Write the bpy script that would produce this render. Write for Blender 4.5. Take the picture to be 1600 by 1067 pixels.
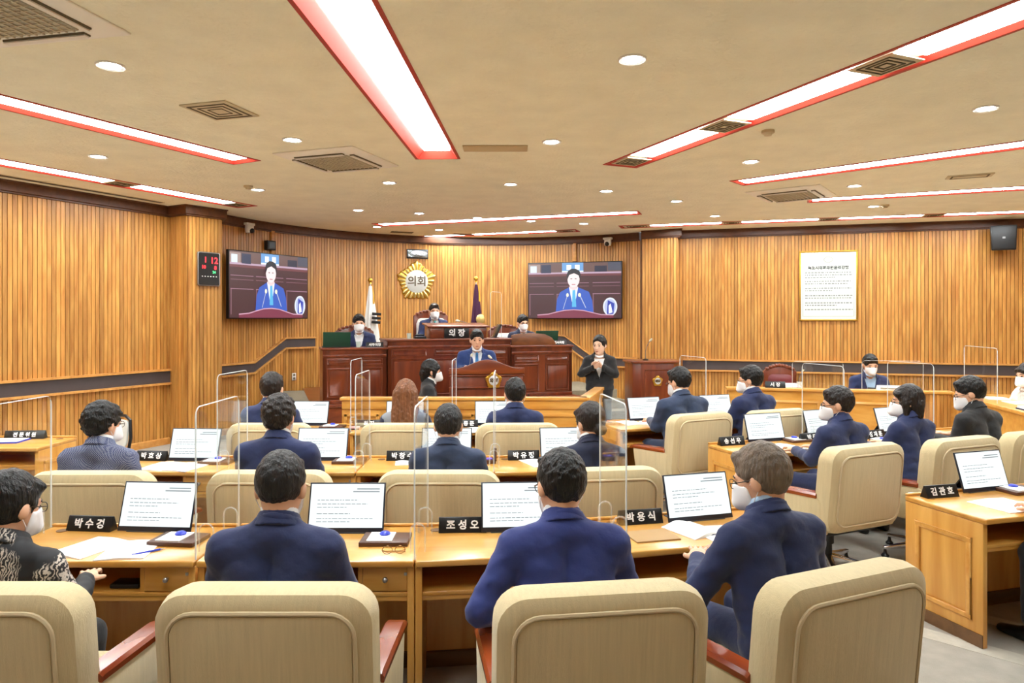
import bpy, bmesh, math, random
import numpy as np
from mathutils import Vector, Matrix, Euler
from mathutils.geometry import delaunay_2d_cdt

for o in list(bpy.data.objects): bpy.data.objects.remove(o)
SC = bpy.context.scene
C = SC.collection
PI = math.pi
R = math.radians
random.seed(7)

# ------------------------------------------------------------------ camera, world, exposure
CH, F, HZ = 1.85, 1100.0, 498.0          # eye height (m), focal length and eye level for a 1600x1067 frame
cam = bpy.data.objects.new('camera', bpy.data.cameras.new('camera')); C.objects.link(cam)
cam.location = (0, 0, CH); cam.rotation_euler = (PI/2, 0, 0)
cam.data.sensor_width = 36; cam.data.lens = F/1600*36; cam.data.shift_y = -(533.5-HZ)/1600
cam.data.clip_start = .05
SC.camera = cam
W = bpy.data.worlds.new('world'); SC.world = W; W.use_nodes = True
W.node_tree.nodes['Background'].inputs[0].default_value = (.9, .95, 1, 1)
W.node_tree.nodes['Background'].inputs[1].default_value = .3
SC.view_settings.view_transform = 'Standard'; SC.view_settings.look = 'None'
SC.view_settings.gamma = 1; SC.view_settings.use_curve_mapping = False
SC.cycles.transparent_max_bounces = 40; SC.cycles.diffuse_bounces = 7; SC.cycles.max_bounces = 12
SC.view_settings.exposure = 1.12
PANEL_E, DOWN_E = 17.0, 40.0              # brightness of the ceiling light panels and the downlights
CEIL = 3.50

# ------------------------------------------------------------------ helpers
def at(x, y, h=.73):
    """point of a surface at height h seen at picture point x, y"""
    Y = F*(CH-h)/(y-HZ); return ((x-800)/F*Y, Y)
def lin(c):
    return tuple(((v/255)/12.92 if v/255 <= .04045 else ((v/255+.055)/1.055)**2.4) for v in c)
MATS = {}
def nodes_of(name):
    m = bpy.data.materials.new(name); m.use_nodes = True; MATS[name] = m
    nt = m.node_tree; b = nt.nodes['Principled BSDF']
    return m, nt, b
def mat(name, col, rough=.5, metal=0, var=0.0, vscale=6, bump=0, bscale=60, spec=.5, stretch=(1,1,1), rnd=0.0, coat=0, sheen=0):
    if name in MATS: return MATS[name]
    m, nt, b = nodes_of(name); L = nt.links; N = nt.nodes
    c = lin(col); b.inputs['Base Color'].default_value = (*c, 1)
    b.inputs['Roughness'].default_value = rough; b.inputs['Metallic'].default_value = metal
    b.inputs['Specular IOR Level'].default_value = spec
    b.inputs['Coat Weight'].default_value = coat; b.inputs['Sheen Weight'].default_value = sheen
    if var or bump or rnd:
        tc = N.new('ShaderNodeTexCoord'); mp = N.new('ShaderNodeMapping'); L.new(tc.outputs['Object'], mp.inputs[0])
        mp.inputs['Scale'].default_value = stretch
        oi = N.new('ShaderNodeObjectInfo')
        ofs = N.new('ShaderNodeVectorMath'); ofs.operation = 'SCALE'; ofs.inputs[0].default_value = (37, 19, 53)
        L.new(oi.outputs['Random'], ofs.inputs['Scale']); L.new(ofs.outputs[0], mp.inputs['Location'])
    if var or rnd:
        nz = N.new('ShaderNodeTexNoise'); nz.inputs['Scale'].default_value = vscale; nz.inputs['Detail'].default_value = 6
        L.new(mp.outputs[0], nz.inputs['Vector'])
        mr = N.new('ShaderNodeMapRange'); mr.inputs[1].default_value = .3; mr.inputs[2].default_value = .7
        mr.inputs[3].default_value = 1-var; mr.inputs[4].default_value = 1+var
        L.new(nz.outputs[0], mr.inputs[0]); val = mr.outputs[0]
        if rnd:
            r2 = N.new('ShaderNodeMapRange'); r2.inputs[3].default_value = 1-rnd; r2.inputs[4].default_value = 1+rnd
            L.new(oi.outputs['Random'], r2.inputs[0])
            mu = N.new('ShaderNodeMath'); mu.operation = 'MULTIPLY'; L.new(val, mu.inputs[0]); L.new(r2.outputs[0], mu.inputs[1]); val = mu.outputs[0]
        sc = N.new('ShaderNodeVectorMath'); sc.operation = 'SCALE'; sc.inputs[0].default_value = c
        L.new(val, sc.inputs['Scale']); L.new(sc.outputs[0], b.inputs['Base Color'])
    if bump:
        nb = N.new('ShaderNodeTexNoise'); nb.inputs['Scale'].default_value = bscale; nb.inputs['Detail'].default_value = 4
        L.new(mp.outputs[0], nb.inputs['Vector'])
        bp = N.new('ShaderNodeBump'); bp.inputs['Strength'].default_value = bump; bp.inputs['Distance'].default_value = .02
        L.new(nb.outputs[0], bp.inputs['Height']); L.new(bp.outputs[0], b.inputs['Normal'])
    return m
def wood(name, c1, c2, axis=2, scale=14, rough=.4, rnd=.0, coat=.15, ring=.12):
    """grain stretched along one axis; every piece gets its own cut of it"""
    m, nt, b = nodes_of(name); L = nt.links; N = nt.nodes
    tc = N.new('ShaderNodeTexCoord'); mp = N.new('ShaderNodeMapping'); L.new(tc.outputs['Object'], mp.inputs[0])
    s = [1, 1, 1]; s[axis] = ring; mp.inputs['Scale'].default_value = s
    oi = N.new('ShaderNodeObjectInfo'); ofs = N.new('ShaderNodeVectorMath'); ofs.operation = 'SCALE'; ofs.inputs[0].default_value = (31, 47, 29)
    L.new(oi.outputs['Random'], ofs.inputs['Scale']); L.new(ofs.outputs[0], mp.inputs['Location'])
    nz = N.new('ShaderNodeTexNoise'); nz.inputs['Scale'].default_value = scale; nz.inputs['Detail'].default_value = 7; nz.inputs['Distortion'].default_value = .4
    L.new(mp.outputs[0], nz.inputs['Vector'])
    rp = N.new('ShaderNodeValToRGB'); L.new(nz.outputs[0], rp.inputs[0])
    rp.color_ramp.elements[0].position = .3; rp.color_ramp.elements[0].color = (*lin(c1), 1)
    rp.color_ramp.elements[1].position = .72; rp.color_ramp.elements[1].color = (*lin(c2), 1)
    out = rp.outputs[0]
    if rnd:
        wn = N.new('ShaderNodeTexWhiteNoise'); wn.noise_dimensions = '1D'; L.new(oi.outputs['Random'], wn.inputs['W'])
        r2 = N.new('ShaderNodeMapRange'); r2.inputs[3].default_value = 1-rnd; r2.inputs[4].default_value = 1+rnd*.75
        L.new(wn.outputs[0], r2.inputs[0])
        sc = N.new('ShaderNodeVectorMath'); sc.operation = 'SCALE'; L.new(out, sc.inputs[0]); L.new(r2.outputs[0], sc.inputs['Scale']); out = sc.outputs[0]
    L.new(out, b.inputs['Base Color'])
    b.inputs['Roughness'].default_value = rough; b.inputs['Coat Weight'].default_value = coat; b.inputs['Coat Roughness'].default_value = .2
    return m
def emit(name, col, strength, rough=.3):
    if name in MATS: return MATS[name]
    m, nt, b = nodes_of(name)
    b.inputs['Base Color'].default_value = (.02, .02, .02, 1); b.inputs['Roughness'].default_value = rough
    b.inputs['Emission Color'].default_value = (*lin(col), 1); b.inputs['Emission Strength'].default_value = strength
    return m
def acrylic(name, tint=(.985, .992, .99), refl=.022, cloud=0.0):
    m = bpy.data.materials.new(name); m.use_nodes = True; MATS[name] = m
    nt = m.node_tree; N = nt.nodes; L = nt.links; N.clear()
    out = N.new('ShaderNodeOutputMaterial'); tr = N.new('ShaderNodeBsdfTransparent'); tr.inputs[0].default_value = (*tint, 1)
    gl = N.new('ShaderNodeBsdfGlossy'); gl.inputs['Roughness'].default_value = .03; gl.inputs[0].default_value = (1, 1, 1, 1)
    lw = N.new('ShaderNodeLayerWeight'); lw.inputs[0].default_value = .5
    pw = N.new('ShaderNodeMath'); pw.operation = 'POWER'; pw.inputs[1].default_value = 5; L.new(lw.outputs['Facing'], pw.inputs[0])
    fr = N.new('ShaderNodeMath'); fr.operation = 'MULTIPLY_ADD'; fr.inputs[1].default_value = .55; fr.inputs[2].default_value = refl; L.new(pw.outputs[0], fr.inputs[0])
    mx = N.new('ShaderNodeMixShader'); L.new(fr.outputs[0], mx.inputs[0]); L.new(tr.outputs[0], mx.inputs[1]); L.new(gl.outputs[0], mx.inputs[2])
    last = mx.outputs[0]
    if cloud:
        df = N.new('ShaderNodeBsdfDiffuse'); df.inputs[0].default_value = (.95, .97, .97, 1)
        m2 = N.new('ShaderNodeMixShader'); m2.inputs[0].default_value = cloud
        L.new(last, m2.inputs[1]); L.new(df.outputs[0], m2.inputs[2]); last = m2.outputs[0]
    L.new(last, out.inputs[0]); return m

class MB:
    """collects shapes; build() links them as one mesh object"""
    def __init__(s): s.v = []; s.f = []; s.m = []; s.cur = 0
    def add(s, vs, fs, M=None):
        n = len(s.v)
        s.v += [tuple(M @ Vector(p)) for p in vs] if M is not None else [tuple(p) for p in vs]
        s.f += [tuple(i+n for i in f) for f in fs]; s.m += [s.cur]*len(fs); return s
    def box(s, x0, x1, y0, y1, z0, z1, M=None):
        v = [(x, y, z) for z in (z0, z1) for y in (y0, y1) for x in (x0, x1)]
        return s.add(v, [(0,2,3,1),(4,5,7,6),(0,1,5,4),(2,6,7,3),(0,4,6,2),(1,3,7,5)], M)
    def prism(s, poly, a0, a1, axis='y', M=None):
        n = len(poly)
        def P(p, a): return {'y': (p[0], a, p[1]), 'x': (a, p[0], p[1]), 'z': (p[0], p[1], a)}[axis]
        v = [P(p, a0) for p in poly]+[P(p, a1) for p in poly]
        f = [tuple(range(n)), tuple(range(2*n-1, n-1, -1))]+[(i, i+n, (i+1) % n+n, (i+1) % n) for i in range(n)]
        return s.add(v, f, M)
    def loft(s, rings, caps=True, closed=False, M=None):
        n = len(rings[0]); v = [p for r in rings for p in r]; f = []
        K = len(rings)
        for k in range(K if closed else K-1):
            k2 = (k+1) % K
            f += [(k*n+i, k*n+(i+1) % n, k2*n+(i+1) % n, k2*n+i) for i in range(n)]
        if caps and not closed: f += [tuple(range(n))[::-1], tuple(range((K-1)*n, K*n))]
        return s.add(v, f, M)
    def tube(s, pts, r, n=8, closed=False, M=None):
        pts = [Vector(p) for p in pts]; K = len(pts); rings = []; up = None
        rr = r if isinstance(r, (list, tuple)) else [r]*K
        for i in range(K):
            a = pts[i-1] if (i or closed) else pts[i]; b = pts[(i+1) % K] if (i < K-1 or closed) else pts[i]
            d = (b-a).normalized()
            if up is None: up = Vector((0, 0, 1)) if abs(d.z) < .9 else Vector((1, 0, 0))
            sx = d.cross(up); 
            if sx.length < 1e-4: sx = d.cross(Vector((0, 1, 0)))
            sx.normalize(); up = sx.cross(d).normalized()
            rings.append([pts[i]+sx*math.cos(t)*rr[i]+up*math.sin(t)*rr[i] for t in [2*PI*k/n for k in range(n)]])
        return s.loft(rings, not closed, closed, M)
    def cyl(s, p0, p1, r0, r1=None, n=14, M=None):
        return s.tube([p0, p1], [r0, r0 if r1 is None else r1], n, M=M)
    def lathe(s, prof, n=20, c=(0, 0, 0), M=None):
        return s.loft([[(c[0]+r*math.cos(2*PI*k/n), c[1]+r*math.sin(2*PI*k/n), c[2]+z) for k in range(n)] for r, z in prof], M=M)
    def ball(s, c, rx, ry=None, rz=None, n=12, M=None):
        ry = ry or rx; rz = rz or rx; h = n//2
        rings = [[(c[0]+rx*math.sin(PI*j/h)*math.cos(2*PI*k/n), c[1]+ry*math.sin(PI*j/h)*math.sin(2*PI*k/n), c[2]-rz*math.cos(PI*j/h)) for k in range(n)]
                 for j in range(1, h)]
        rings = [[(c[0], c[1], c[2]-rz)]*n]+rings+[[(c[0], c[1], c[2]+rz)]*n]
        return s.loft(rings, M=M)
    def mesh(s, name, mats, smooth=False, bevel=0, seg=2, weld=True):
        me = bpy.data.meshes.new(name); me.from_pydata(s.v, [], s.f)
        mats = mats if isinstance(mats, (list, tuple)) else [mats]
        for m in mats: me.materials.append(m)
        me.polygons.foreach_set('material_index', s.m)
        bm = bmesh.new(); bm.from_mesh(me)
        if weld: bmesh.ops.remove_doubles(bm, verts=bm.verts, dist=1e-6)
        bmesh.ops.recalc_face_normals(bm, faces=bm.faces)
        if bevel:
            es = [e for e in bm.edges if len(e.link_faces) == 2 and e.calc_face_angle(0) > .5]
            bmesh.ops.bevel(bm, geom=es, offset=bevel, segments=seg, affect='EDGES', profile=.5, clamp_overlap=True)
        bm.to_mesh(me); bm.free()
        if smooth or bevel:
            me.polygons.foreach_set('use_smooth', [True]*len(me.polygons)); me.set_sharp_from_angle(angle=R(40 if not bevel else 50))
        return me
    def build(s, name, mats, parent=None, smooth=False, bevel=0, seg=2, label=None):
        return link(name, s.mesh(name, mats, smooth, bevel, seg), parent, label)
def link(name, me, parent=None, label=None):
    o = bpy.data.objects.new(name, me); C.objects.link(o)
    if parent is not None: o.parent = parent
    if label: o['label'] = label
    return o
def tag(o, label, cat=None, group=None, kind=None):
    o['label'] = label
    if cat: o['category'] = cat
    if group: o['group'] = group
    if kind: o['kind'] = kind
    return o
def thing(name, label, cat, loc=(0, 0, 0), rz=0, group=None, kind=None):
    o = bpy.data.objects.new(name, None); C.objects.link(o); o.empty_display_size = .1
    o.location = loc; o.rotation_euler = (0, 0, rz); return tag(o, label, cat, group, kind)
def struct(o, label):
    o['kind'] = 'structure'; o['label'] = label; return o
def dup(root, loc, rz, label, group=None, first=[None]):
    """copy of a thing with copies of its parts and sub-parts"""
    kids = {}
    for o in root.children_recursive: kids.setdefault(o.parent, []).append(o)
    def rec(o, par):
        c = o.copy(); C.objects.link(c)
        if par is not None: c.parent = par
        for k in kids.get(o, []): rec(k, c)
        return c
    r = rec(root, None); r.location = loc; r.rotation_euler = (0, 0, rz); r['label'] = label
    if group: r['group'] = group
    return r
class Stamp:
    """first use places the original, later uses place copies"""
    def __init__(s, root, group=None): s.root = root; s.used = False; s.group = group
    def __call__(s, loc, rz, label, group=None):
        g = group or s.group
        if not s.used:
            s.used = True; r = s.root; r.location = loc; r.rotation_euler = (0, 0, rz); r['label'] = label
            if g: r['group'] = g
            return r
        return dup(s.root, loc, rz, label, g)
def rrect(w, h, r, n=5, cx=0, cy=0):
    pts = []
    for k, (sx, sy) in enumerate(((1, 1), (-1, 1), (-1, -1), (1, -1))):
        for i in range(n+1):
            t = PI/2*(k+i/n); pts.append((cx+sx*(w/2-r)+r*math.cos(t), cy+sy*(h/2-r)+r*math.sin(t)))
    return pts
def text_mesh(body, size, ext=.0008, align='CENTER', bold=0.0):
    cu = bpy.data.curves.new('lettering', 'FONT'); cu.body = body; cu.size = size; cu.extrude = ext; cu.align_x = align; cu.align_y = 'CENTER'
    cu.resolution_u = 2; cu.offset = bold
    o = bpy.data.objects.new('lettering', cu); C.objects.link(o)
    dg = bpy.context.evaluated_depsgraph_get(); me = bpy.data.meshes.new_from_object(o.evaluated_get(dg))
    bpy.data.objects.remove(o); bpy.data.curves.remove(cu); return me
def text(body, size, m, parent, M, name='lettering', bold=0.0, align='CENTER', ext=.0008):
    """M maps the x-y plane of the writing into the parent"""
    me = text_mesh(body, size, ext, align, bold); me.materials.clear(); me.materials.append(m); me.transform(M)
    return link(name, me, parent)
def plane_M(origin, xdir, ydir):
    x = Vector(xdir).normalized(); y = Vector(ydir).normalized(); z = x.cross(y)
    M = Matrix((x, y, z)).transposed().to_4x4(); M.translation = Vector(origin); return M

# ------------------------------------------------------------------ materials
M_slat = wood('slat wood', (172, 110, 46), (216, 160, 82), 2, 16, .42, rnd=.24)
M_slat_back = wood('slat backing', (96, 58, 24), (130, 82, 38), 2, 12, .6)
M_crown = wood('dark crown wood', (74, 40, 20), (104, 60, 30), 0, 14, .45)
M_rail_wood = wood('rail edge wood', (196, 132, 62), (226, 168, 92), 0, 14, .4)
M_band = mat('dark grey rail band', (72, 62, 62), .6, var=.08)
M_oak = wood('light oak', (198, 136, 52), (222, 169, 86), 0, 12, .3, coat=.35)
M_oak_v = wood('light oak upright grain', (204, 142, 58), (228, 174, 90), 2, 12, .35, coat=.3)
M_oak_edge = wood('oak edging', (204, 142, 58), (228, 172, 88), 0, 14, .35, coat=.3)
M_oak_dark = wood('oak in cubby', (120, 84, 42), (150, 106, 56), 0, 12, .5)
M_plinth = wood('brown plinth', (92, 62, 34), (122, 86, 50), 0, 14, .5)
M_maroon = wood('mahogany', (92, 36, 16), (134, 60, 26), 2, 10, .3, coat=.4)
M_maroon_top = wood('mahogany top', (98, 40, 20), (138, 66, 32), 0, 10, .28, coat=.4)
M_arm = wood('red brown armrest wood', (120, 44, 14), (160, 72, 28), 1, 10, .25, coat=.6)
M_fabric = mat('cream chair cloth', (208, 190, 148), .9, var=.06, vscale=30, bump=.25, bscale=300, stretch=(3, 1, .12), sheen=.2)
M_pipe = mat('cream piping', (206, 188, 152), .85)
M_carpet = mat('grey carpet', (176, 170, 158), .95, var=.10, vscale=9, bump=.5, bscale=420)
M_stage_carpet = mat('olive grey carpet', (148, 138, 116), .95, var=.1, vscale=20, bump=.5, bscale=400)
M_ceil = mat('stucco ceiling', (244, 242, 220), .95, var=.045, vscale=3.2, bump=.55, bscale=26)
M_red = mat('red trough paint', (178, 48, 34), .45)
M_black = mat('black plastic', (16, 16, 18), .35)
M_black_soft = mat('black satin', (24, 23, 24), .5)
M_chrome = mat('chrome', (235, 235, 238), .2, 1)
M_steel = mat('brushed steel', (170, 170, 172), .35, 1)
M_white = mat('white plastic', (232, 230, 224), .4)
M_vent = mat('beige vent', (206, 194, 164), .55)
M_vent_dark = mat('vent gap', (104, 94, 74), .8)
M_paper = mat('paper', (245, 245, 242), .7)
M_text = mat('white lettering', (240, 240, 240), .5)
M_gold = mat('gold', (214, 168, 66), .28, .85)
M_gold_light = mat('pale gold', (226, 200, 128), .3, .7)
M_acr = acrylic('clear acrylic')
M_acr_edge = acrylic('acrylic polished edge', (.9, .95, .95), cloud=.55)
M_frost = acrylic('acrylic foot', (.95, .97, .97), cloud=.22)
M_tray = wood('brown leatherette', (72, 42, 28), (92, 56, 38), 0, 30, .5)
M_blue = mat('blue plastic', (40, 60, 190), .35)
E_panel = emit('light panel', (241, 250, 252), PANEL_E)
E_down = emit('downlight disc', (243, 250, 252), DOWN_E)
E_screen = emit('monitor page', (238, 248, 248), .55)
E_line = emit('monitor text', (150, 160, 165), .42)
# ------------------------------------------------------------------ room shell
SA = R(19.0)                                            # the dais is turned by this angle
LAT = Vector((math.cos(SA), math.sin(SA))); BK = Vector((-math.sin(SA), math.cos(SA))); SO = Vector((-.95, 10.95))
def st(u, v): p = SO+LAT*u+BK*v; return (p.x, p.y)       # dais coordinates: u along the bench, v towards the wall
ARC_C = Vector(st(.31, -1.27)); ARC_R = 4.57
def arc(deg, r=ARC_R):                                   # deg 0 = middle of the curved wall, + towards the right
    t = R(deg); d = LAT*math.sin(t)+BK*math.cos(t); p = ARC_C+d*r; return Vector((p.x, p.y))
A0, A1 = -56, 55.5
LW0, LW1 = Vector((-8.9, 2.42)), Vector((-5.08, 10.44))
CL = [Vector(p) for p in ((-5.08, 10.44), (-4.72, 10.24), (-4.42, 10.68), (-4.66, 11.02))]     # pillar at the left
CR = [Vector(p) for p in ((2.46, 13.42), (2.46, 13.28), (3.04, 12.98), (3.10, 13.26))]        # pillar at the right
RW0, RW1 = Vector((3.10, 13.26)), Vector((8.62, 11.62))
arcpts = [arc(A0+(A1-A0)*k/22) for k in range(23)]
REST = [Vector(p) for p in ((8.62, 11.62), (10.8, 7.5), (10.8, 0.5), (8.0, -4.6), (-6.5, -4.6), (-9.4, -1.5), (-8.9, 2.42))]
outline = [LW0, LW1]+CL[1:]+arcpts[1:-1]+CR+[RW1]+REST[1:-1]

mb = MB(); mb.add([(p.x, p.y, 0) for p in outline]+[(p.x, p.y, -.1) for p in outline],
                  [tuple(range(len(outline))), tuple(range(2*len(outline)-1, len(outline)-1, -1))])
floor = struct(mb.build('floor', M_carpet), 'grey carpeted floor of the council chamber')
for k, (p, q) in enumerate((((1.55, 5.0), (3.4, 3.2)), ((1.9, 5.25), (3.9, 3.45)), ((-3.6, 8.2), (-3.0, 5.4)))):
    d = Vector((q[0]-p[0], q[1]-p[1])).normalized(); n = Vector((-d.y, d.x))*.07
    c = MB(); c.prism([(p[0]+n.x, p[1]+n.y), (p[0]-n.x, p[1]-n.y), (q[0]-n.x, q[1]-n.y), (q[0]+n.x, q[1]+n.y)], 0, .002, 'z')
    s = c.build('carpet_stripe', mat('pale carpet stripe', (184, 178, 164), .95, var=.08, vscale=20), floor)

SLAT_W, SLAT_D, PITCH = .0495, .02, .0575
def slat_mesh(h):
    b = MB(); b.box(-SLAT_W/2, SLAT_W/2, 0, SLAT_D, 0, h); return b.mesh('slat', M_slat)
SLAT = slat_mesh(CEIL-.14-.09)
def put_slats(wall, p, q, me=None, z=.09):
    """upright slats standing proud of a straight wall p-q (room on the right of p->q)"""
    d = q-p; n = max(1, int(d.length/PITCH)); d.normalize(); ang = math.atan2(d.y, d.x); L = (q-p).length
    for k in range(n):
        c = p+d*(L*(k+.5)/n); o = link('slat', me or SLAT, wall); o.location = (c.x, c.y, z); o.rotation_euler = (0, 0, ang+PI)
def wall_mesh(pts, t=.15, h=CEIL, z=0):
    """slab behind the polyline (room on the right hand side)"""
    b = MB(); ins = [Vector(p) for p in pts]; outs = []
    for i, p in enumerate(ins):
        ds = []
        if i: ds.append((p-ins[i-1]).normalized())
        if i < len(ins)-1: ds.append((ins[i+1]-p).normalized())
        n = sum((Vector((-d.y, d.x)) for d in ds), Vector((0, 0))).normalized(); outs.append(p+n*t)
    for i in range(len(ins)-1):
        b.prism([ins[i], ins[i+1], outs[i+1], outs[i]], z, z+h, 'z')
    return b
def moulding(pts, prof):
    """sweep a profile (distance into the room, height) along a polyline with the room on the right"""
    b = MB(); ins = [Vector(p) for p in pts]; rings = []
    for i, p in enumerate(ins):
        ds = []
        if i: ds.append((p-ins[i-1]).normalized())
        if i < len(ins)-1: ds.append((ins[i+1]-p).normalized())
        ns = [Vector((d.y, -d.x)) for d in ds]; n = sum(ns, Vector((0, 0))).normalized()
        k = 1/max(.45, n.dot(ns[0]))
        rings.append([(p.x+n.x*a*k, p.y+n.y*a*k, z) for a, z in prof])
    return b.loft(rings)
CROWN = [(-.02, CEIL-.15), (.035, CEIL-.15), (.035, CEIL-.135), (.06, CEIL-.125), (.06, CEIL-.02), (.075, CEIL-.012), (.075, CEIL), (-.02, CEIL)]
BASE = [(-.02, 0), (.035, 0), (.035, .085), (.022, .10), (-.02, .10)]
def wall(name, pts, label, slats=()):
    w = struct(wall_mesh(pts).build(name, M_slat_back), label)
    for p, q in slats: put_slats(w, p, q)
    return w
ld = (LW1-LW0).normalized()
w_left = wall('wall_left', [LW0, LW1], 'wall of upright honey wood slats at the left side', [(LW1-ld*4.6, LW1)])
w_cl = wall('column_1', CL, 'slatted wooden pillar carrying the digital clock', [(CL[0], CL[1]), (CL[1], CL[2]), (CL[2], CL[3])])
w_front = struct(wall_mesh(arcpts, .15).build('wall_front', M_slat_back), 'curved slatted wood wall behind the dais')
n = int(R(A1-A0)*ARC_R/PITCH)
for k in range(n):
    dg = A0+(A1-A0)*(k+.5)/n; c = arc(dg); o = link('slat', SLAT, w_front); o.location = (c.x, c.y, .09); o.rotation_euler = (0, 0, SA-R(dg)+PI)
w_cr = wall('column_2', CR, 'slatted wooden pillar at the end of the curved wall', [(CR[1], CR[2]), (CR[2], CR[3])])
w_right = wall('wall_right', [RW0, RW1], 'wall of upright honey wood slats behind the officials', [(RW0, RW1)])
w_rest = struct(wall_mesh(REST).build('wall_rear', wood('plain wood wall', (200, 148, 84), (222, 170, 102), 2, 8, .5)), 'plain wood walls closing the chamber')
put_slats(w_rest, REST[0], REST[0]+(REST[1]-REST[0]).normalized()*1.2)
for k, (nm, pts, lb) in enumerate((('trim_1', [LW0, LW1], 'dark wood crown moulding on the left wall'), ('trim_2', CL, 'dark wood crown moulding round the clock pillar'),
        ('trim_3', arcpts, 'dark wood crown moulding along the curved wall'), ('trim_4', CR[1:], 'dark wood crown moulding on the far pillar'),
        ('trim_5', [RW0, RW1, RW1+(REST[1]-REST[0]).normalized()*2], 'dark wood crown moulding over the officials'))):
    struct(moulding(pts, [(a+.02, z) for a, z in CROWN]).build(nm, M_crown), lb)
for nm, pts, lb in (('baseboard_left', [LW0, LW1], 'wooden baseboard of the left wall'), ('baseboard_front', arcpts, 'wooden baseboard of the curved wall'),
        ('baseboard_right', [RW0, RW1], 'wooden baseboard behind the officials')):
    struct(moulding(pts, BASE).build(nm, M_rail_wood), lb)

# rail bands on the walls: dark band between two wooden edges
def rail(name, pts, label, h=.17):
    """pts: (Vector2, height of the band's middle) on the wall, room on the right"""
    t = thing(name, label, 'handrail'); b = MB(); e1 = MB(); e2 = MB()
    rs = [[], [], []]
    P = [p for p, _ in pts]
    for i, (p, z) in enumerate(pts):
        ds = []
        if i: ds.append((P[i]-P[i-1]).normalized())
        if i < len(P)-1: ds.append((P[i+1]-P[i]).normalized())
        n = sum((Vector((d.y, -d.x)) for d in ds), Vector((0, 0))).normalized()
        def sec(a0, a1, z0, z1): return [(p.x+n.x*a, p.y+n.y*a, z+zz) for a, zz in ((a0, z0), (a1, z0), (a1, z1), (a0, z1))]
        rs[0].append(sec(.02, .055, -h/2, h/2)); rs[1].append(sec(.02, .085, h/2, h/2+.028)); rs[2].append(sec(.02, .085, -h/2-.03, -h/2))
    b.loft(rs[0]).build('band', M_band, t); e1.loft(rs[1]).build('top_edge', M_rail_wood, t); e2.loft(rs[2]).build('bottom_edge', M_rail_wood, t)
    return t
rail('wall_rail', [(LW1-ld*4.5, 1.0), (LW1-ld*.03, 1.0)], 'dark grey rail band with wood edges along the left wall')
def ap(d): return arc(d)
rail('wall_rail', [(ap(-55.5), 1.03), (ap(-46), 1.03), (ap(-45.5), 1.03), (ap(-37), 1.42), (ap(-36.5), 1.42), (ap(-29), 1.42)], 'stepped rail band climbing the wall under the left screen', .15)
rail('wall_rail', [(ap(31), 1.44), (ap(35.5), 1.42), (ap(36), 1.41), (ap(43), 1.02), (ap(43.5), 1.01), (ap(55), 1.0)], 'stepped rail band climbing the wall behind the interpreter', .15)
rd = (RW1-RW0).normalized()
rail('wall_rail', [(RW0+rd*.12, .99), (RW1-rd*.1, .99)], 'dark grey rail band with wood edges behind the officials')

# ------------------------------------------------------------------ ceiling with light troughs cut into it
WID = .40
TROUGH = [  # far end, near end, width, pattern from the far end (panel / vent, length), label
 ((-.764, 7.25), 2.6, 6.5, .44, [('p', 1.3)]*5, 'red framed light trough running overhead down the middle of the room'),
 ((-2.80, 7.42), 27.6, 6.5, .38, [('p', 1.3)]*5, 'long red framed light trough left of the middle one'),
 ((-3.90, 10.36), 27.0, 7.2, .38, [('v', .25), ('p', 1.25), ('v', .3), ('p', 1.25), ('v', .3), ('p', 1.25), ('v', .3), ('p', 1.25)], 'red framed light trough with vents beside the left wall'),
 ((1.17, 7.60), -22.7, 6.3, .40, [('v', .34), ('p', 1.15), ('v', .36), ('p', 1.25), ('v', .36), ('p', 1.25), ('v', .36), ('p', 1.25)], 'wide red framed light trough with square vents right of the middle'),
 ((2.74, 8.56), -48.0, 6.2, .37, [('p', 1.3)]*5, 'red framed light trough over the right desk rows'),
 ((4.14, 9.84), -67.5, 4.6, .34, [('p', 1.3)]*4, 'thin red framed light trough in front of the officials'),
 ((1.95, 12.65), -73.4, 6.4, .36, [('v', .5), ('p', 1.25), ('v', .34), ('p', 1.25), ('v', .34), ('p', 1.25), ('v', .34), ('p', 1.25)], 'red framed light trough hugging the wall behind the officials'),
 ((1.98, 10.94), -71.6, -4.58, .36, [('p', 1.3)]*4, 'red framed light trough across the room before the dais'),
 ((1.22, 13.14), -70.8, -4.75, .34, [('v', .35), ('p', 1.2), ('p', 1.2), ('p', 1.2), ('v', .45)], 'red framed light trough closest to the dais wall'),
]
holes = []; rings = []
for e, a, L, w, pat, lb in TROUGH:
    d = Vector((-math.sin(R(a)), -math.cos(R(a)))); e = Vector(e)
    if L < 0: d = -d; L = -L; 
    nn = Vector((-d.y, d.x))*w/2; q = e+d*L
    holes.append(((e, d, L, w), [e+nn, q+nn, q-nn, e-nn]))
vs = [p.copy() for p in outline]; faces_in = []
edges = [(i, (i+1) % len(outline)) for i in range(len(outline))]
for _, h in holes:
    k = len(vs); vs += h; edges += [(k+i, k+(i+1) % 4) for i in range(4)]
ov, oe, of, *_ = delaunay_2d_cdt(vs, edges, [list(range(len(outline)))], 1, 1e-6)
def inside(c, hole):
    (e, d, L, w), _ = hole; r = c-e; return -1e-4 < r.dot(d) < L+1e-4 and abs(r.x*-d.y+r.y*d.x) < w/2+1e-4
mb = MB(); fs = []
for f in of:
    c = sum((ov[i] for i in f), Vector((0, 0)))/len(f)
    if not any(inside(c, h) for h in holes): fs.append(tuple(f))
mb.add([(p.x, p.y, CEIL) for p in ov], fs)
ceil = struct(mb.build('ceiling', M_ceil), 'cream stucco ceiling with cut-in light troughs')
if sum(p.normal.z for p in ceil.data.polygons) > 0: ceil.data.flip_normals()
b = MB(); b.add([(p.x, p.y, CEIL+.3) for p in outline], [tuple(range(len(outline)))])
b.build('slab', M_ceil, ceil)

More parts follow.
